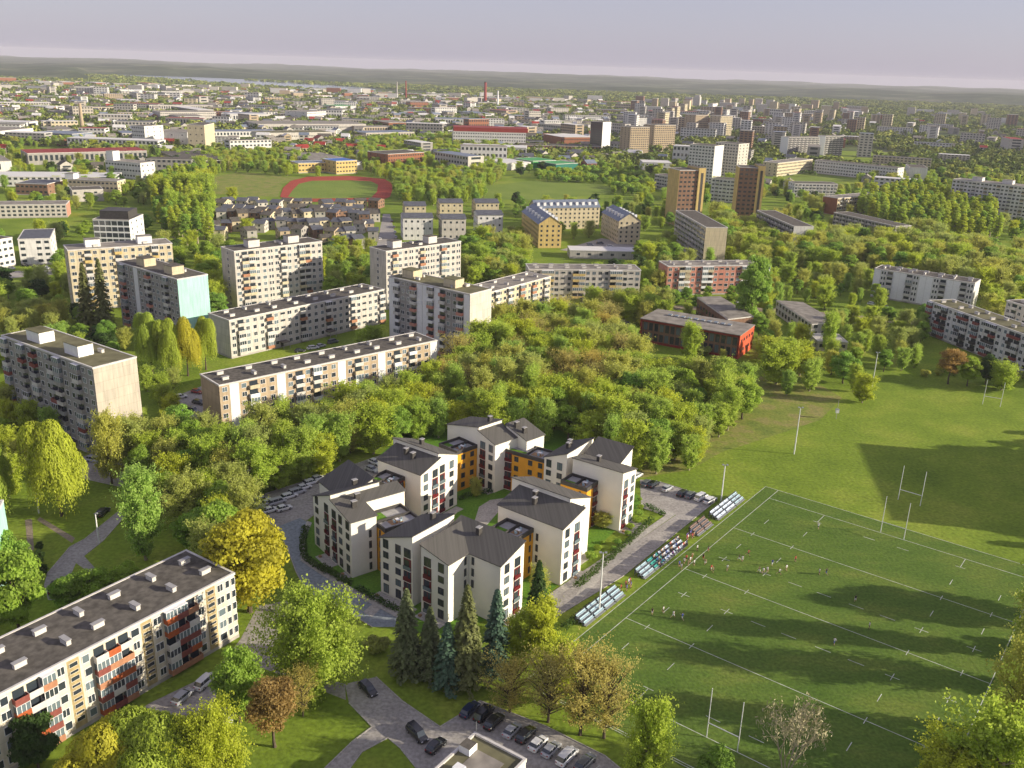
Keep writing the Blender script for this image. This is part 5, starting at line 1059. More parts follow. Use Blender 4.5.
# ------------------------------------------------------------------ far town
WALLS = ['p_white', 'p_pale', 'p_beige', 'p_grey', 'p_tan', 'p_cream', 'p_brick']; ROOFS = ['bitumen', 'bitumen_light', 'p_white', 'slate_roof', 'bitumen', 'bitumen_light', 'metal_roof_blue', 'bitumen_light', 'p_white', 'rust_red']
WN = {'p_white': 'white', 'p_pale': 'pale', 'p_beige': 'beige', 'p_grey': 'grey', 'p_tan': 'tan', 'p_cream': 'cream', 'p_brick': 'brick'}
RT = random.Random(99)
def town(b, x, y, a, L, D, h, wl, rf, fl, gable, bands=True):
    """a small building written into the mesh builder b (local axes turned by a round x, y)"""
    k0 = len(b.v)
    if gable:
        rh = D*.3; b.box(-L/2, L/2, -D/2, D/2, -.5, h, wl, skip='t'); b.face([(-L/2, D/2, h), (-L/2, -D/2, h), (-L/2, 0, h+rh)], wl); b.face([(L/2, -D/2, h), (L/2, D/2, h), (L/2, 0, h+rh)], wl)
        for s_ in (1, -1): b.face([(-L/2-.4, -s_*(D/2+.4), h-.1), (L/2+.4, -s_*(D/2+.4), h-.1), (L/2+.4, 0, h+rh+.1), (-L/2-.4, 0, h+rh+.1)][::s_], rf)
    else:
        b.box(-L/2, L/2, -D/2, D/2, -.5, h, wl, top=rf); b.box(-L/2-.2, L/2+.2, -D/2-.2, D/2+.2, h-.5, h-.0-.02, 'parapet', top=rf)
    if bands:
        fh = h/fl; nb = max(1, int(L/(4.5 if y < 1800 else 7))); w_ = L/nb
        for k in range(fl):
            for i in range(nb):
                x0 = -L/2+i*w_+w_*.22; b.box(x0, x0+w_*.56, -D/2-.08, -D/2-.01, (k+.35)*fh, (k+.8)*fh, 'glass')
            b.box(L/2+.01, L/2+.08, -D*.3, D*.3, (k+.35)*fh, (k+.8)*fh, 'glass'); b.box(-L/2-.08, -L/2-.01, -D*.3, D*.3, (k+.35)*fh, (k+.8)*fh, 'glass')
    if x or y:
        c, s = math.cos(a), math.sin(a)
        for i in range(k0, len(b.v)):
            v = b.v[i]; b.v[i] = (v[0]*c-v[1]*s+x, v[0]*s+v[1]*c+y, v[2])
T_ = []; occ = {}
def toc(x, y, r):
    i, j = int(x//60), int(y//60)
    for a in (-1, 0, 1):
        for c in (-1, 0, 1):
            for X, Y, q in occ.get((i+a, j+c), ()):
                if (X-x)**2+(Y-y)**2 < ((q+r)*.5)**2: return False
    occ.setdefault((i, j), []).append((x, y, r)); return True
for _ in range(9000):
    y = 780*(3350/780)**(RT.random()**.85); px = RT.uniform(-10, 1034); x = y*(px-512)/FPX*1.03
    px, py = proj(x, y, 4)
    if (260 < px < 410 and 165 < py < 205) or (190 < px < 480 and py > 176) or (470 < px < 650 and 168 < py < 205) or blocked(x, y): continue
    if px > 640 and y < 1500 and RT.random() < .85: continue
    if px > 860 and RT.random() < .8: continue
    if px > 600 and RT.random() < .55: continue
    if y < 1150 and RT.random() < .75: continue
    q = RT.random(); right = px > 620
    base = RT.choice((.1, .1, -.9, .6)) if not right else RT.choice((-.35, 1.2, -.35))
    if right and q < .2 and 1300 < y < 4000: L, D, h, fl, gb = RT.uniform(16, 26), RT.uniform(14, 18), RT.uniform(24, 34), 9, False
    elif right and q < .42: L, D, h, fl, gb = RT.uniform(30, 70), 14, RT.choice((13, 15, 20)), 5, False
    elif not right and q < .35: L, D, h, fl, gb = RT.uniform(50, 130), RT.uniform(20, 45), RT.uniform(7, 13), RT.choice((1, 2)), False
    elif q < .55: L, D, h, fl, gb = RT.uniform(25, 60), RT.uniform(14, 22), RT.uniform(9, 22), RT.choice((3, 4, 5)), False
    else: L, D, h, fl, gb = RT.uniform(10, 18), RT.uniform(9, 12), RT.uniform(5, 9), 2, True
    if not toc(x, y, max(L, 20)*1.15): continue
    wl = RT.choice(WALLS[:2] if RT.random() < .5 else WALLS)
    if fl >= 9: wl = RT.choice(['p_cream', 'p_tan', 'p_white', 'p_pale', 'p_pale', 'p_cream', 'p_brown'])
    T_.append((x, y, base+RT.uniform(-.15, .15), L, D, h, wl, RT.choice(ROOFS), fl, gb))
T_.sort(key=lambda t: -(t[3]*t[5])/t[1]**2)
for t in T_[:215]:
    b = MB(); town(b, 0, 0, 0, t[3], t[4], t[5], t[6], t[7], t[8], t[9])
    what = 'house' if t[9] else ('tower_block' if t[8] >= 9 else ('warehouse' if t[5] < 13.5 and t[8] < 3 else 'apartment_block'))
    o = b.obj(what, None, (t[0], t[1], 0), t[2]); o['category'] = {'house': 'house', 'tower_block': 'tower block', 'warehouse': 'warehouse', 'apartment_block': 'apartment building'}[what]
    o['group'] = 'far-off %ss of the town' % what.replace('_', ' ')
    late(o, 'far %s %s' % (WN.get(t[6], 'pink'), {'house': 'gabled house', 'tower_block': 'tower', 'warehouse': 'shed', 'apartment_block': 'block'}[what]), t[0], t[1], t[5]*.5)
b = MB()
for t in T_[215:]: town(b, *t, bands=t[1] < 2600)
o = b.obj('distant_town'); o['kind'] = 'stuff'; o['label'] = 'countless tiny roofs of the far-off town'
print('town', len(T_), 'trees', NT[0], 'rest', len(REST))
# ------------------------------------------------------------------ cars
CARM = {}
def loft(b, secs, m, mtop=None):
    """secs: list of (y, [(x, z)...]) rings mirrored in x"""
    k = len(b.v); n = len(secs[0][1])*2
    for y, pr_ in secs: b.v += [(x, y, z) for x, z in pr_]+[(-x, y, z) for x, z in pr_[::-1]]
    for i in range(len(secs)-1):
        for q in range(n):
            r = (q+1) % n; b.f.append((k+i*n+q, k+i*n+r, k+(i+1)*n+r, k+(i+1)*n+q)); b.m.append(b.mi(m))
    b.f.append(tuple(k+n-1-q for q in range(n))); b.m.append(b.mi(m)); b.f.append(tuple(k+(len(secs)-1)*n+q for q in range(n))); b.m.append(b.mi(m))
def car_meshes(kind, paint):
    b = MB(); tall = {'hatchback': 0, 'estate_car': .02, 'van': .3}[kind]; L = {'hatchback': 4.1, 'estate_car': 4.7, 'van': 4.9}[kind]; f, r = L/2, -L/2
    low = lambda w_, h: [(w_*.55, .22), (w_*.96, .27), (w_, .5), (w_*.98, h-.12), (w_*.86, h)]
    loft(b, [(r, low(.72, .78)), (r+.12, low(.84, .9+tall*.3)), (r+.6, low(.87, .94+tall*.3)), (0, low(.88, .93+tall*.3)), (f-1.25, low(.87, .92+tall*.3)), (f-.35, low(.84, .76+tall*.3)), (f-.06, low(.76, .66)), (f, low(.66, .58))], paint)
    hr = 1.44+tall; rb = {'hatchback': r+.35, 'estate_car': r+.3, 'van': r+.12}[kind]
    g = MB(); cab = lambda w_, z: [(w_, .88), (w_*.86 if z > 1.1 else w_, z)]
    loft(g, [(rb, cab(.74, .95)), (rb+.4, cab(.76, hr-.06)), (.1, cab(.78, hr-.04)), (f-1.75+tall, cab(.76, hr-.09)), (f-1.05+tall*.5, cab(.72, .95))], 'glass')
    rf = MB(); rz_ = lambda w_, z: [(w_, z-.05), (w_*.93, z)]
    loft(rf, [(rb+.36, rz_(.66, hr-.02)), (rb+.8, rz_(.69, hr+.02)), (.1, rz_(.69, hr+.02)), (f-1.75+tall, rz_(.67, hr-.05))], paint)
    for y in (rb+.95, .05): rf.box(.70, .735, y, y+.09, .9, hr-.05, paint); rf.box(-.735, -.70, y, y+.09, .9, hr-.05, paint)
    wh = MB(); 
    wh.tube([(-.1, 0, 0), (.1, 0, 0)], .32, 'rubber', 12); rim = MB(); rim.tube([(-.115, 0, 0), (.115, 0, 0)], .19, 'steel', 8)
    hl = MB(); hl.box(-.16, .16, -.05, .05, -.07, .07, 'lamp_lens'); tl = MB(); tl.box(-.13, .13, -.04, .04, -.1, .1, 'tail_lens')
    me = []
    for nm, x in (('body', b), ('windows', g), ('cabin_roof', rf), ('wheel', wh), ('headlight', hl), ('tail_light', tl), ('rim', rim)):
        q = x.mesh(nm); me.append(q)
        if nm in ('body', 'cabin_roof'):
            for p in q.polygons: p.use_smooth = False
    return me, L
def car(kind, paint, x, y, ang, label=None, group=None, look=None):
    k = (kind, paint)
    if k not in CARM: CARM[k] = car_meshes(kind, 'car_'+paint)
    me, L = CARM[k]; t = thing('parked_car', (x, y, .03), ang-math.pi/2, None, 'car', group)
    place('body', me[0], t); place('windows', me[1], t); place('cabin_roof', me[2], t)
    for sx in (-.8, .8):
        for sy in (-L*.3, L*.31): place('rim', me[6], place('wheel', me[3], t, (sx, sy, .31)))
    for sx in (-.56, .56): place('headlight', me[4], t, (sx, L/2-.03, .6)); place('tail_light', me[5], t, (sx, -L/2+.03, .72))
    if label: t['label'] = label
    else: late(t, look or '%s %s' % (paint, kind.replace('_', ' ')), x, y)
    return t
def carpx(kind, paint, px, py, dx, dy, label, group): 
    g = G(px, py); h_ = G(px+dx, py+dy)-g; return car(kind, paint, g[0], g[1], math.atan2(h_[1], h_[0]), label, group)
GB = 'cars parked in the bottom row'; GL = 'white cars parked left of the complex'; GR = 'cars parked right of the complex'
for a in [('estate_car', 'blue', 470, 712, 8, -8, 'dark blue car at the left end of the bottom row'), ('van', 'black', 484, 716, 8, -8, 'black tall car second from the left in the bottom row'), ('estate_car', 'black', 494, 724, 8, -8, 'low black car left of the first silver one in the bottom row'),
          ('hatchback', 'silver', 512, 733, 8, -8, 'silver car between two black ones in the bottom row'), ('estate_car', 'black', 526, 737, 8, -8, 'black car between the silver and the white ones in the bottom row'), ('hatchback', 'white', 538, 746, 8, -8, 'bright white car in the middle of the bottom row'),
          ('hatchback', 'silver', 551, 752, 8, -8, 'small silver hatchback right of the bright white car'), ('van', 'white', 567, 759, 8, -8, 'large white van-like car near the right end of the bottom row'), ('estate_car', 'grey', 585, 765, 8, -8, 'dark grey car at the right end of the bottom row')]: carpx(*a, GB)
GRD = 'cars on the bottom road'
for a in [('estate_car', 'black', 368, 691, 9, 9, 'black car under the light green willow on the bottom road'), ('van', 'black', 417, 736, 9, 9, 'black car in the middle of the road junction'), ('hatchback', 'black', 436, 748, 8, -7, 'black car beside the flat-roofed building')]: carpx(*a, GRD)
GA = 'cars in front of the long cream block'
for a in [('van', 'white', 206, 684, 9, -8, 'white car at the entrance of the long cream block'), ('estate_car', 'silver', 183, 699, 9, -8, 'silver car parked along the front of the long cream block'), ('van', 'silver', 220, 720, 9, 5, 'silver car half hidden by the slim green tree'), ('hatchback', 'grey', 232, 668, 9, -8, 'dark grey hatchback by the far corner of the long cream block'), ('hatchback', 'white', 144, 723, 9, -6, 'white car behind the yellow willow at the bottom')]: carpx(*a, GA)
for i, (px, py) in enumerate([(311, 484), (304, 489), (297, 494), (289, 498), (284, 510), (277, 504), (270, 504), (270, 512), (262, 514), (254, 510), (318, 480), (260, 503)]):
    g = G(px, py); h_ = G(px+10, py-3)-g; t = car(('estate_car', 'hatchback', 'van')[i % 3], ('white', 'white', 'silver')[i % 3], g[0], g[1], math.atan2(h_[1], h_[0]), None, GL)
carpx('hatchback', 'white', 375, 464, 8, 3, 'white car alone in the car park behind the left wing', GL); carpx('hatchback', 'silver', 372, 471, 8, 3, 'silver car behind the left wing, nearer than the white one', GL)
for px, py, c, kd, lb in [(637, 477, 'white', 'hatchback', 'white car at the left end of the right-hand car park'), (647, 485, 'grey', 'estate_car', 'dark grey car, left of a close pair in the right-hand car park'), (653.5, 486, 'black', 'estate_car', 'black car, right of a close pair in the right-hand car park'), (667, 490, 'silver', 'hatchback', 'silver car standing alone in the right-hand car park'), (683, 495, 'black', 'estate_car', 'black car left of the grey one in the right-hand car park'), (691, 497, 'grey', 'estate_car', 'grey car beside the white van in the right-hand car park'), (701, 499, 'white', 'van', 'white van-like car in the right-hand car park'), (710, 502, 'white', 'estate_car', 'low white car nearest the stands in the right-hand car park')]:
    carpx(kd, c, px, py, 7, -4, lb, GR)
GM = 'cars parked between the housing blocks'
RC = random.Random(4)
for px, py, dx, dy, c in [(300, 352, 8, -1, 'black'), (313, 349, 8, -1, 'white'), (321, 347, 8, -2, 'silver'), (333, 343, 8, -2, 'grey'), (379, 351, 4, 3, 'white'), (386, 349, 4, 3, 'silver'), (394, 348, 4, 3, 'blue'), (403, 347, 4, 3, 'grey'), (181, 398, 6, -1, 'white'), (197, 393, 5, 1, 'red'), (199, 404, 5, 1, 'black'), (192, 412, 5, 1, 'grey'), (632, 331, 7, 1, 'white'), (622, 326, 7, 2, 'black'),
                          (576, 304, 6, -1, 'black'), (584, 301, 6, -1, 'black'), (540, 317, 7, -1, 'white'), (25, 266, 5, 1, 'black'), (35, 267, 5, 1, 'grey'), (47, 269, 5, 1, 'white'), (12, 269, 5, 1, 'silver'), (103, 514, 6, -5, 'black'), (24, 457, 7, 1, 'white'), (109, 451, 6, 1, 'white'), (95, 462, 6, 1, 'silver'), (118, 470, 6, 1, 'grey'), (395, 233, 2, -4, 'white'), (396, 238, 2, -4, 'silver'), (394, 228, 2, -4, 'grey'), (392, 222, 2, -4, 'black'), (380, 240, 2, -4, 'white'), (590, 246, 4, 0, 'silver'), (600, 244, 4, 0, 'grey'), (610, 247, 4, 0, 'white'), (580, 248, 4, 0, 'black'), (55, 590, 3, -7, 'black'), (872, 305, 6, 1, 'white'), (884, 308, 6, 1, 'grey'), (741, 303, 5, 0, 'white'), (748, 303, 5, 0, 'silver')]:
    g = G(px, py); h_ = G(px+dx, py+dy)-g; car(RC.choice(('hatchback', 'estate_car', 'van')), c, g[0], g[1], math.atan2(h_[1], h_[0]), None, GM)
# ------------------------------------------------------------------ goals, poles, stands
def goal(label, B1, B2, h=9.95):
    c = (B1+B2)/2; d = B2-B1; a = math.atan2(d[1], d[0]); L = float(np.hypot(d[0], d[1]))
    t = thing('rugby_goal', (c[0], c[1], 0), a, label, 'goal posts', 'rugby goals on the playing fields')
    for sx in (-L/2, L/2): b = MB(); b.tube([(sx, 0, -.1), (sx, 0, 3), (sx, 0, h)], [.1, .085, .07], 'post_white', 8); b.obj('post', t)
    b = MB(); b.tube([(-L/2, 0, 3), (L/2, 0, 3)], .08, 'post_white', 8); b.obj('crossbar', t)
    return t
goal('rugby goal on the near try line at the bottom', pit(0, PW/2-2.8), pit(0, PW/2+2.8)); goal('rugby goal on the far try line of the marked pitch', pit(PL, PW/2-2.8), pit(PL, PW/2+2.8))
goal('rugby goal standing just beyond the far end of the marked pitch', G(898, 499.5), G(920, 506), 9.9); goal('rugby goal in the far right corner of the grass by a yellow tree', G(982.5, 404), G(1000, 407), 9)
LAND += [('near rugby goal', 725, 720), ('far rugby goal', 893, 530), ('corner rugby goal', 990, 395), ('pitch centre', 826, 640), ('running track', 337, 188), ('bottom car row', 525, 735), ('willow at the bottom', 310, 650), ('road fork', 85, 545), ('spruce row', 460, 640), ('crowded stand', 670, 562), ('empty near stand', 608, 612)]
def pole(label, px, py, top, arm=1, cat='floodlight pole', nm='floodlight_pole'):
    g = G(px, py); h = 3
    while proj(g[0], g[1], h)[1] > top: h += .2
    t = thing(nm, (g[0], g[1], 0), 0, label, cat, 'poles round the playing field' if nm[0] == 'f' else 'street lamps')
    b = MB(); b.tube([(0, 0, -.1), (0, 0, h)], [.2, .12], 'post_white', 8); b.obj('shaft', t)
    b = MB(); b.box(-arm*.6, arm*.6, -.05, .05, h-.15, h-.03, 'steel'); b.obj('arm', t)
    for sx in (-1, 1) if arm > .8 else (1,): b = MB(); b.box(sx*arm*.55-.25, sx*arm*.55+.25, -.3, .12, h-.05, h+.2, 'steel'); b.box(sx*arm*.55-.2, sx*arm*.55+.2, -.31, -.3, h-.0, h+.16, 'lamp_lens'); b.obj('lamp_head', t)
pole('tall pole beside the access road and the nearest stand', 599, 612, 553); pole('tall pole between the car park and the far stand', 721, 501, 465); pole('tall pole in the dry grass beyond the pitch corner', 794, 454, 408); pole('tall pole at the far edge of the grass, upper middle', 872, 387, 353)
t = thing('loudspeaker_pole', tuple(G(836, 419)), 0, 'short pole with a white box in the meadow', 'pole'); b = MB(); b.tube([(0, 0, 0), (0, 0, 6.5)], .08, 'concrete', 8); b.obj('shaft', t); b = MB(); b.box(-.5, .5, -.4, .4, 2.2, 3.4, 'white_paint'); b.box(-.6, .6, -.5, .5, 3.4, 3.5, 'steel'); b.obj('box', t)
pole('street lamp on the lawn below the yellow willow', 39, 513, 486, .7, 'street lamp', 'street_lamp'); pole('street lamp at the road fork', 99, 543, 514, .7, 'street lamp', 'street_lamp'); pole('street lamp in the trees left of the yellow willow', 53, 462, 448, .7, 'street lamp', 'street_lamp')
pole('street lamp left of the white parked cars', 250, 500, 470, .7, 'street lamp', 'street_lamp')
def pinv(px, py):
    x, y = G(px, py)[:2]; X = x*math.cos(-YAW)-y*math.sin(-YAW); Y = x*math.sin(-YAW)+y*math.cos(-YAW); return X+PO[0], -(Y+PO[1])
def stand(u0, u1, col, label, v0=-4.4, rows=3):
    t = thing('seating_stand', tuple(pit((u0+u1)/2, v0)), YAW, label, 'stand', 'portable seating stands along the touch line')
    L = u1-u0; fr = MB()
    for r in range(rows):
        y0 = r*.95; z = .25+r*.4
        fr.box(-L/2, L/2, y0, y0+.9, z-.12, z, 'steel')
        for sx in (-L/2, 0, L/2-.08): fr.box(sx, sx+.08, y0, y0+.08, 0, z-.12, 'steel'); fr.box(sx, sx+.08, y0+.8, y0+.88, 0, z-.12, 'steel')
    fr.box(-L/2, L/2, rows*.95, rows*.95+.05, .3, .35+rows*.4+.3, 'dark_trim'); fr.obj('frame', t)
    for r in range(rows):
        y0 = r*.95; z = .25+r*.4; n = 2 if L > 4 else 1
        for i in range(n):
            b = MB(); x0, x1 = -L/2+L*i/n+.12, -L/2+L*(i+1)/n-.12; b.box(x0, x1, y0+.36, y0+.78, z+.32, z+.4, col); b.box(x0, x1, y0+.74, y0+.8, z+.4, z+.68, col); b.box(x0, x1, y0+.5, y0+.56, z, z+.32, 'steel'); b.obj('bench', t)
    return t
u_a = pinv(590, 629)[0]; u_b = pinv(631, 597)[0]; gl = (u_b-u_a)/4
for i in range(4): stand(u_a+i*gl, u_a+(i+1)*gl-.35, 'seat_ice', ['ice-blue stand nearest the camera by the touch line', 'ice-blue stand, second from the near end of the near group', 'ice-blue stand, third from the near end of the near group', 'ice-blue stand at the far end of the near group'][i])
u_c = pinv(648, 581)[0]; u_d = pinv(694, 548)[0]; gl = gw = (u_d-u_c)/4
for i in range(4): stand(u_c+i*gl, u_c+(i+1)*gl-.35, ('seat_ice', 'seat_teal', 'seat_white', 'seat_white')[i], ['ice-blue stand with empty rows left of the crowd', 'teal stand under the left part of the crowd', 'pale stand filled with spectators', 'pale stand at the right end of the crowd'][i])
u_e = pinv(702, 538)[0]; u_f = pinv(716, 526)[0]; stand(u_e, (u_e+u_f)/2-.2, 'seat_brown', 'brown-seated stand, nearer of the brown pair'); stand((u_e+u_f)/2+.2, u_f, 'seat_brown', 'brown-seated stand, farther of the brown pair')
u_g = pinv(722, 522)[0]; u_h = pinv(750, 501)[0]; gl = (u_h-u_g)/3
for i in range(3): stand(u_g+i*gl, u_g+(i+1)*gl-.35, ('seat_white', 'seat_white', 'seat_ice')[i], ['white-blue stand beside the brown ones', 'white-blue stand in the middle of the far group', 'ice-blue far end stand nearest the pitch corner'][i])
# ------------------------------------------------------------------ people
def limb_loft(b, pts, rad, m, n=8): b.tube(pts, rad, m, n)
def person_mesh(pose, top, bottom):
    """one continuous skinned figure: the skeleton in edges, grown by a Skin modifier, clothed by material"""
    V = {}; E_ = []
    def v(nm, p, r): V[nm] = (p, r)
    sit = pose == 'sit'; hz_ = .50 if sit else .93
    v('pelvis', (0, 0, hz_), .15); v('waist', (0, .0, hz_+.16), .125); v('chest', (0, .01, hz_+.38), .16); v('neck0', (0, .0, hz_+.53), .075); v('neck', (0, .01, hz_+.59), .055); v('head', (0, .03, hz_+.70), .095); v('crown_', (0, .02, hz_+.80), .075)
    E_ += [('pelvis', 'waist'), ('waist', 'chest'), ('chest', 'neck0'), ('neck0', 'neck'), ('neck', 'head'), ('head', 'crown_')]
    for s, sg in (('l', -1), ('r', 1)):
        ph = {'stand': 0, 'run': sg*.5, 'walk': sg*.22, 'sit': 0}[pose]; z0 = hz_
        v('sh'+s, (sg*.19, 0, z0+.49), .07)
        if sit: el, wr, ha = (sg*.25, .08, z0+.22), (sg*.14, .32, z0+.16), (sg*.09, .4, z0+.17)
        elif pose == 'run': el, wr, ha = (sg*.27, -.2*sg, z0+.26), (sg*.24, -.2*sg+.24, z0+.3), (sg*.22, -.2*sg+.33, z0+.33)
        else: el, wr, ha = (sg*.27, -ph*.5, z0+.2), (sg*.29, -ph*.9+.06, z0-.04), (sg*.29, -ph+.1, z0-.13)
        v('el'+s, el, .048); v('wr'+s, wr, .034); v('ha'+s, ha, .038)
        v('hip'+s, (sg*.09, 0, z0-.05), .105)
        if sit: kn, an, to = (sg*.12, .42, z0-.02), (sg*.12, .44, .1), (sg*.13, .6, .05)
        else: kn, an, to = (sg*.11, ph*.55+.04, z0-.45+abs(ph)*.06), (sg*.11, ph*1.0-abs(ph)*.3, .09+(.18 if ph < -.3 else 0)), (sg*.12, ph*1.0-abs(ph)*.3+.17, .04+(.08 if ph < -.3 else 0))
        v('kn'+s, kn, .068); v('an'+s, an, .043); v('to'+s, to, .04)
        E_ += [('chest', 'sh'+s), ('sh'+s, 'el'+s), ('el'+s, 'wr'+s), ('wr'+s, 'ha'+s), ('pelvis', 'hip'+s), ('hip'+s, 'kn'+s), ('kn'+s, 'an'+s), ('an'+s, 'to'+s)]
    nm = list(V); me = bpy.data.meshes.new('tmp'); me.from_pydata([V[q][0] for q in nm], [(nm.index(a), nm.index(c)) for a, c in E_], []); o = place('tmp', me)
    md = o.modifiers.new('s', 'SKIN'); sv = me.skin_vertices[0].data
    for i, q in enumerate(nm): sv[i].radius = (V[q][1], V[q][1]*(.8 if q in ('chest', 'waist', 'pelvis') else 1)); sv[i].use_root = q == 'pelvis'
    o.modifiers.new('d', 'SUBSURF').levels = 1; dg = bpy.context.evaluated_depsgraph_get(); dg.update(); ev = o.evaluated_get(dg); m2 = bpy.data.meshes.new_from_object(ev); bpy.data.objects.remove(o)
    b = MB(); b.v = [tuple(p.co) for p in m2.vertices]
    for p in m2.polygons:
        c = p.center; z = c.z-hz_
        if z > .58: m_ = 'skin'
        elif z > .02 and (abs(c.x) < .24 if not sit else z > .02 and c.y < .25): m_ = top
        elif (not sit and z > -.32) or (sit and (abs(z) < .2 and c.y < .3)): m_ = bottom if abs(c.x) < .23 else 'skin'
        elif (not sit and c.z < .12) or (sit and c.z < .1): m_ = 'rubber'
        else: m_ = 'skin' if not sit else bottom
        b.f.append(tuple(p.vertices)); b.m.append(b.mi(m_))
    # fingers: four and a thumb on every hand
    for s, sg in (('l', -1), ('r', 1)):
        h_ = Vector(V['ha'+s][0]); d = (h_-Vector(V['wr'+s][0])).normalized(); sd_ = Vector((0, 1, 0)).cross(d).normalized() if abs(d.y) < .9 else Vector((1, 0, 0))
        fw = d.cross(sd_).normalized()
        for i, L in enumerate((.062, .072, .068, .052)):
            p0_ = h_+d*.02+fw*(.024-.016*i); b.tube([tuple(p0_), tuple(p0_+d*L*.55), tuple(p0_+d*L*.95-sd_*.02*sg)], [.0085, .008, .006], 'skin', 5)
        b.tube([tuple(h_-d*.01+fw*.03), tuple(h_+d*.015+fw*.055), tuple(h_+d*.045+fw*.06)], [.011, .009, .007], 'skin', 5)
    hd = Vector(V['head'][0])
    b.tube([tuple(hd+Vector((0, .08, .0))), tuple(hd+Vector((0, .115, -.015)))], [.014, .008], 'skin', 5)
    for sx in (-.035, .035): b.box(sx-.012, sx+.012, hd.y+.083, hd.y+.092, hd.z+.018, hd.z+.03, 'hair')
    b.box(-.028, .028, hd.y+.078, hd.y+.088, hd.z-.052, hd.z-.042, 'tail_lens')
    for sx in (-1, 1): b.box(sx*.092-.01, sx*.092+.01, hd.y-.02, hd.y+.02, hd.z-.025, hd.z+.03, 'skin')
    me = b.mesh('person')
    for p in me.polygons: p.use_smooth = True
    hb = MB(); n = 8; rings = [(.0, .112), (.045, .106), (.085, .082), (.112, .03)]
    k = 0
    for z, r in rings:
        for q in range(n): a = 2*math.pi*q/n; hb.v.append((r*math.cos(a), r*math.sin(a)*1.05, z))
    for i in range(3):
        for q in range(n): r = (q+1) % n; hb.f.append((i*n+q, i*n+r, (i+1)*n+r, (i+1)*n+q)); hb.m.append(hb.mi('hair'))
    hb.f.append(tuple(range(3*n, 4*n))); hb.m.append(0); hm = hb.mesh('hair')
    return me, hm, (hd.x, hd.y-.02, hd.z+.02)
PM = {}
def person(pose, top, bottom, x, y, z, rz, label=None, group=None, look=None):
    k = (pose, top, bottom)
    if k not in PM: PM[k] = person_mesh(*k)
    o = place('person', PM[k][0], None, (x, y, z), rz); o['category'] = 'person'; place('hair', PM[k][1], o, PM[k][2])
    if group: o['group'] = group
    if label: o['label'] = label
    else: late(o, look, x, y, z+1)
    return o
TN = {'cloth_white': 'white', 'cloth_dark': 'dark', 'cloth_red': 'red', 'cloth_blue': 'blue', 'cloth_tan': 'tan', 'cloth_teal': 'teal'}
RP = random.Random(8)
for px, py, tp, bt, ps in [(739, 561, 'cloth_dark', 'cloth_white', 'run'), (742, 562, 'cloth_white', 'cloth_white', 'stand'), (786, 571, 'cloth_white', 'cloth_tan', 'walk'), (779, 575, 'cloth_white', 'cloth_dark', 'run'), (826, 575, 'cloth_dark', 'cloth_blue', 'run'), (819, 575, 'cloth_white', 'cloth_dark', 'stand'), (727, 571, 'cloth_white', 'cloth_tan', 'walk'), (713, 573, 'cloth_tan', 'cloth_dark', 'stand'), (711, 571, 'cloth_red', 'cloth_white', 'walk'), (703, 560, 'cloth_dark', 'cloth_red', 'stand'), (705, 565, 'cloth_tan', 'cloth_white', 'walk'), (834, 645, 'cloth_white', 'cloth_blue', 'run'),
                           (663, 613, 'cloth_white', 'cloth_dark', 'walk'), (673, 618, 'cloth_white', 'cloth_white', 'run'), (682, 620, 'cloth_blue', 'cloth_white', 'run'), (869, 629, 'cloth_white', 'cloth_dark', 'stand'), (818, 529, 'cloth_white', 'cloth_dark', 'run'), (759, 573, 'cloth_tan', 'cloth_white', 'run'), (763, 574, 'cloth_white', 'cloth_tan', 'run'), (767, 573, 'cloth_white', 'cloth_tan', 'walk'), (855, 602, 'cloth_dark', 'cloth_white', 'walk'),
                           (690, 563, 'cloth_white', 'cloth_tan', 'stand'), (688, 566, 'cloth_tan', 'cloth_tan', 'stand'), (686, 561, 'cloth_red', 'cloth_dark', 'stand'), (692, 559, 'cloth_tan', 'cloth_red', 'walk'), (697, 551, 'cloth_white', 'cloth_dark', 'stand'), (684, 564, 'cloth_white', 'cloth_dark', 'stand'), (708, 552, 'cloth_dark', 'cloth_red', 'walk'), (652, 615, 'cloth_dark', 'cloth_white', 'stand'), (748, 556, 'cloth_red', 'cloth_dark', 'run'), (772, 566, 'cloth_blue', 'cloth_white', 'run'), (795, 562, 'cloth_red', 'cloth_dark', 'walk'), (681, 570, 'cloth_white', 'cloth_tan', 'stand'), (679, 567, 'cloth_blue', 'cloth_dark', 'stand'), (694, 566, 'cloth_white', 'cloth_dark', 'stand')]:
    g = G(px, py); on = px > 696 or py > 600
    person(ps, tp, bt, g[0], g[1], .01, RP.uniform(0, 6.28), None, 'players on the pitch' if on else 'people standing before the crowd', '%s in %s top' % ('player' if on else 'bystander', TN[tp]))
for i in range(64):
    u = RP.uniform(u_c+gw*1.2, u_d+.3) if i < 44 else (RP.uniform(u_b+.6, u_b+4.5) if i < 53 else RP.uniform(u_d+1.2, u_e-.6)); r = RP.randrange(3); c = RP.choice(['cloth_white', 'cloth_white', 'cloth_blue', 'cloth_tan', 'cloth_red', 'cloth_dark'])
    on = i < 44; q = pit(u, -4.4-(r*.95+.5) if on else -5.2-r*.5, 0); z = .25+r*.4 if on else 0
    person('sit' if on else 'stand', c, 'cloth_dark', q[0], q[1], z+(-.02 if on else 0.01), YAW+math.pi, None, 'spectators on the stands' if on else 'people between the stands', 'seated spectator in %s' % TN[c] if on else 'bystander in %s between stands' % TN[c])
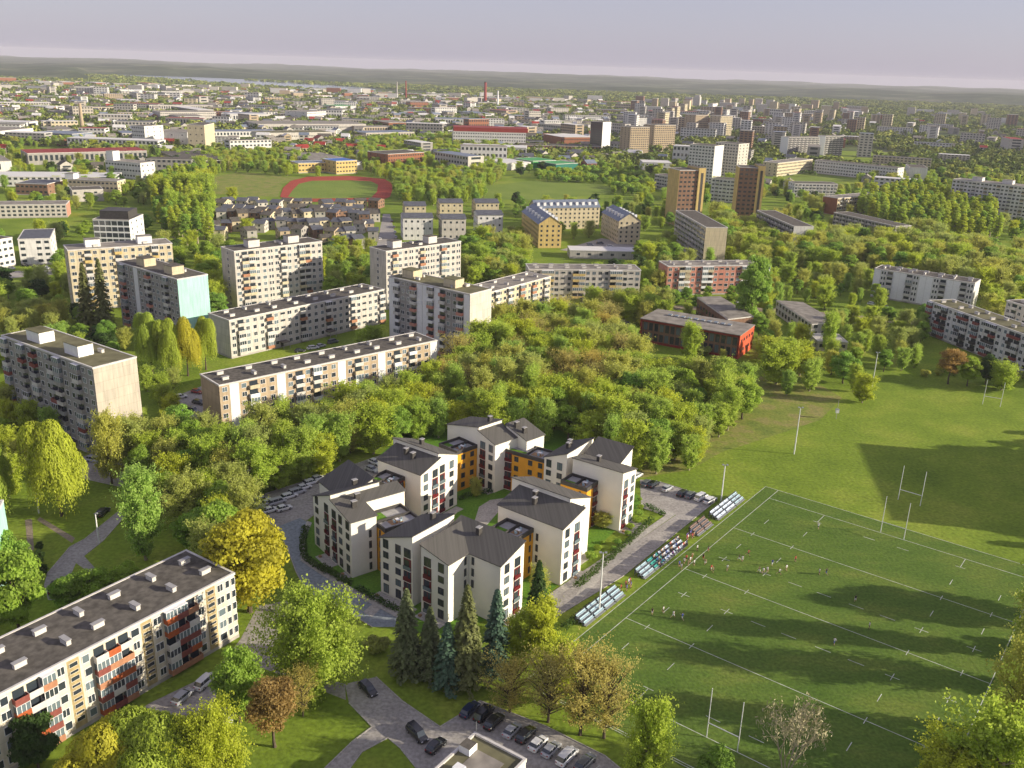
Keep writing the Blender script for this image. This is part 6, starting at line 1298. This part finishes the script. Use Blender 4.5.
# ------------------------------------------------------------------ labels for the many
ORD = ['', 'second', 'third', 'fourth', 'fifth', 'sixth', 'seventh', 'eighth', 'ninth', 'tenth', 'eleventh', 'twelfth', 'thirteenth', 'fourteenth', 'fifteenth', 'sixteenth', 'seventeenth', 'eighteenth', 'nineteenth', 'twentieth']
LAND += [('tall red chimney', 485, 95), ('far right towers', 850, 125), ('river', 350, 95), ('upper left edge', 15, 110), ('upper right corner', 1005, 125), ('tapering brown chimney', 82, 118), ('meadow with round bushes', 560, 190), ('poplar stand', 180, 200)]
grp = {}
for o, look, px, py in PEND:
    L = min(LAND, key=lambda q: (q[1]-px)**2+((q[2]-py)*1.4)**2); dx, dy = px-L[1], (py-L[2])*1.4
    rel = ('left of' if dx < 0 else 'right of') if abs(dx) > abs(dy) else ('beyond' if dy < 0 else 'in front of')
    grp.setdefault((look, rel, L[0]), []).append((px, o))
for (look, rel, ph), it in grp.items():
    it.sort(key=lambda q: q[0]); n = len(it)
    for i, (px, o) in enumerate(it):
        if n == 1: s = '%s %s the %s' % (look, rel, ph)
        elif i == 0: s = 'leftmost %s %s the %s' % (look, rel, ph)
        elif i == n-1: s = 'rightmost %s %s the %s' % (look, rel, ph)
        else: s = '%s, %s from left, %s the %s' % (look, ORD[min(i, 19)], rel, ph)
        o['label'] = s
        if len(s.split()) > 16: print('LONG', s)
# ------------------------------------------------------------------ air
HAZE = 1.0
if HAZE:
    b = MB(); b.box(-13000, 13000, -500, 14300, -4, 135, 'glass'); o = b.obj('haze'); o['kind'] = 'stuff'
    m = bpy.data.materials.new('haze'); m.use_nodes = True; n, l = m.node_tree.nodes, m.node_tree.links
    for q in list(n):
        if q.type == 'BSDF_PRINCIPLED': n.remove(q)
    vp = n.new('ShaderNodeVolumePrincipled'); vp.inputs['Color'].default_value = (.9, .88, .95, 1); vp.inputs['Density'].default_value = 5.5e-5*HAZE; vp.inputs['Anisotropy'].default_value = .0
    l.new(vp.outputs[0], n['Material Output'].inputs['Volume']); o.data.materials.clear(); o.data.materials.append(m)
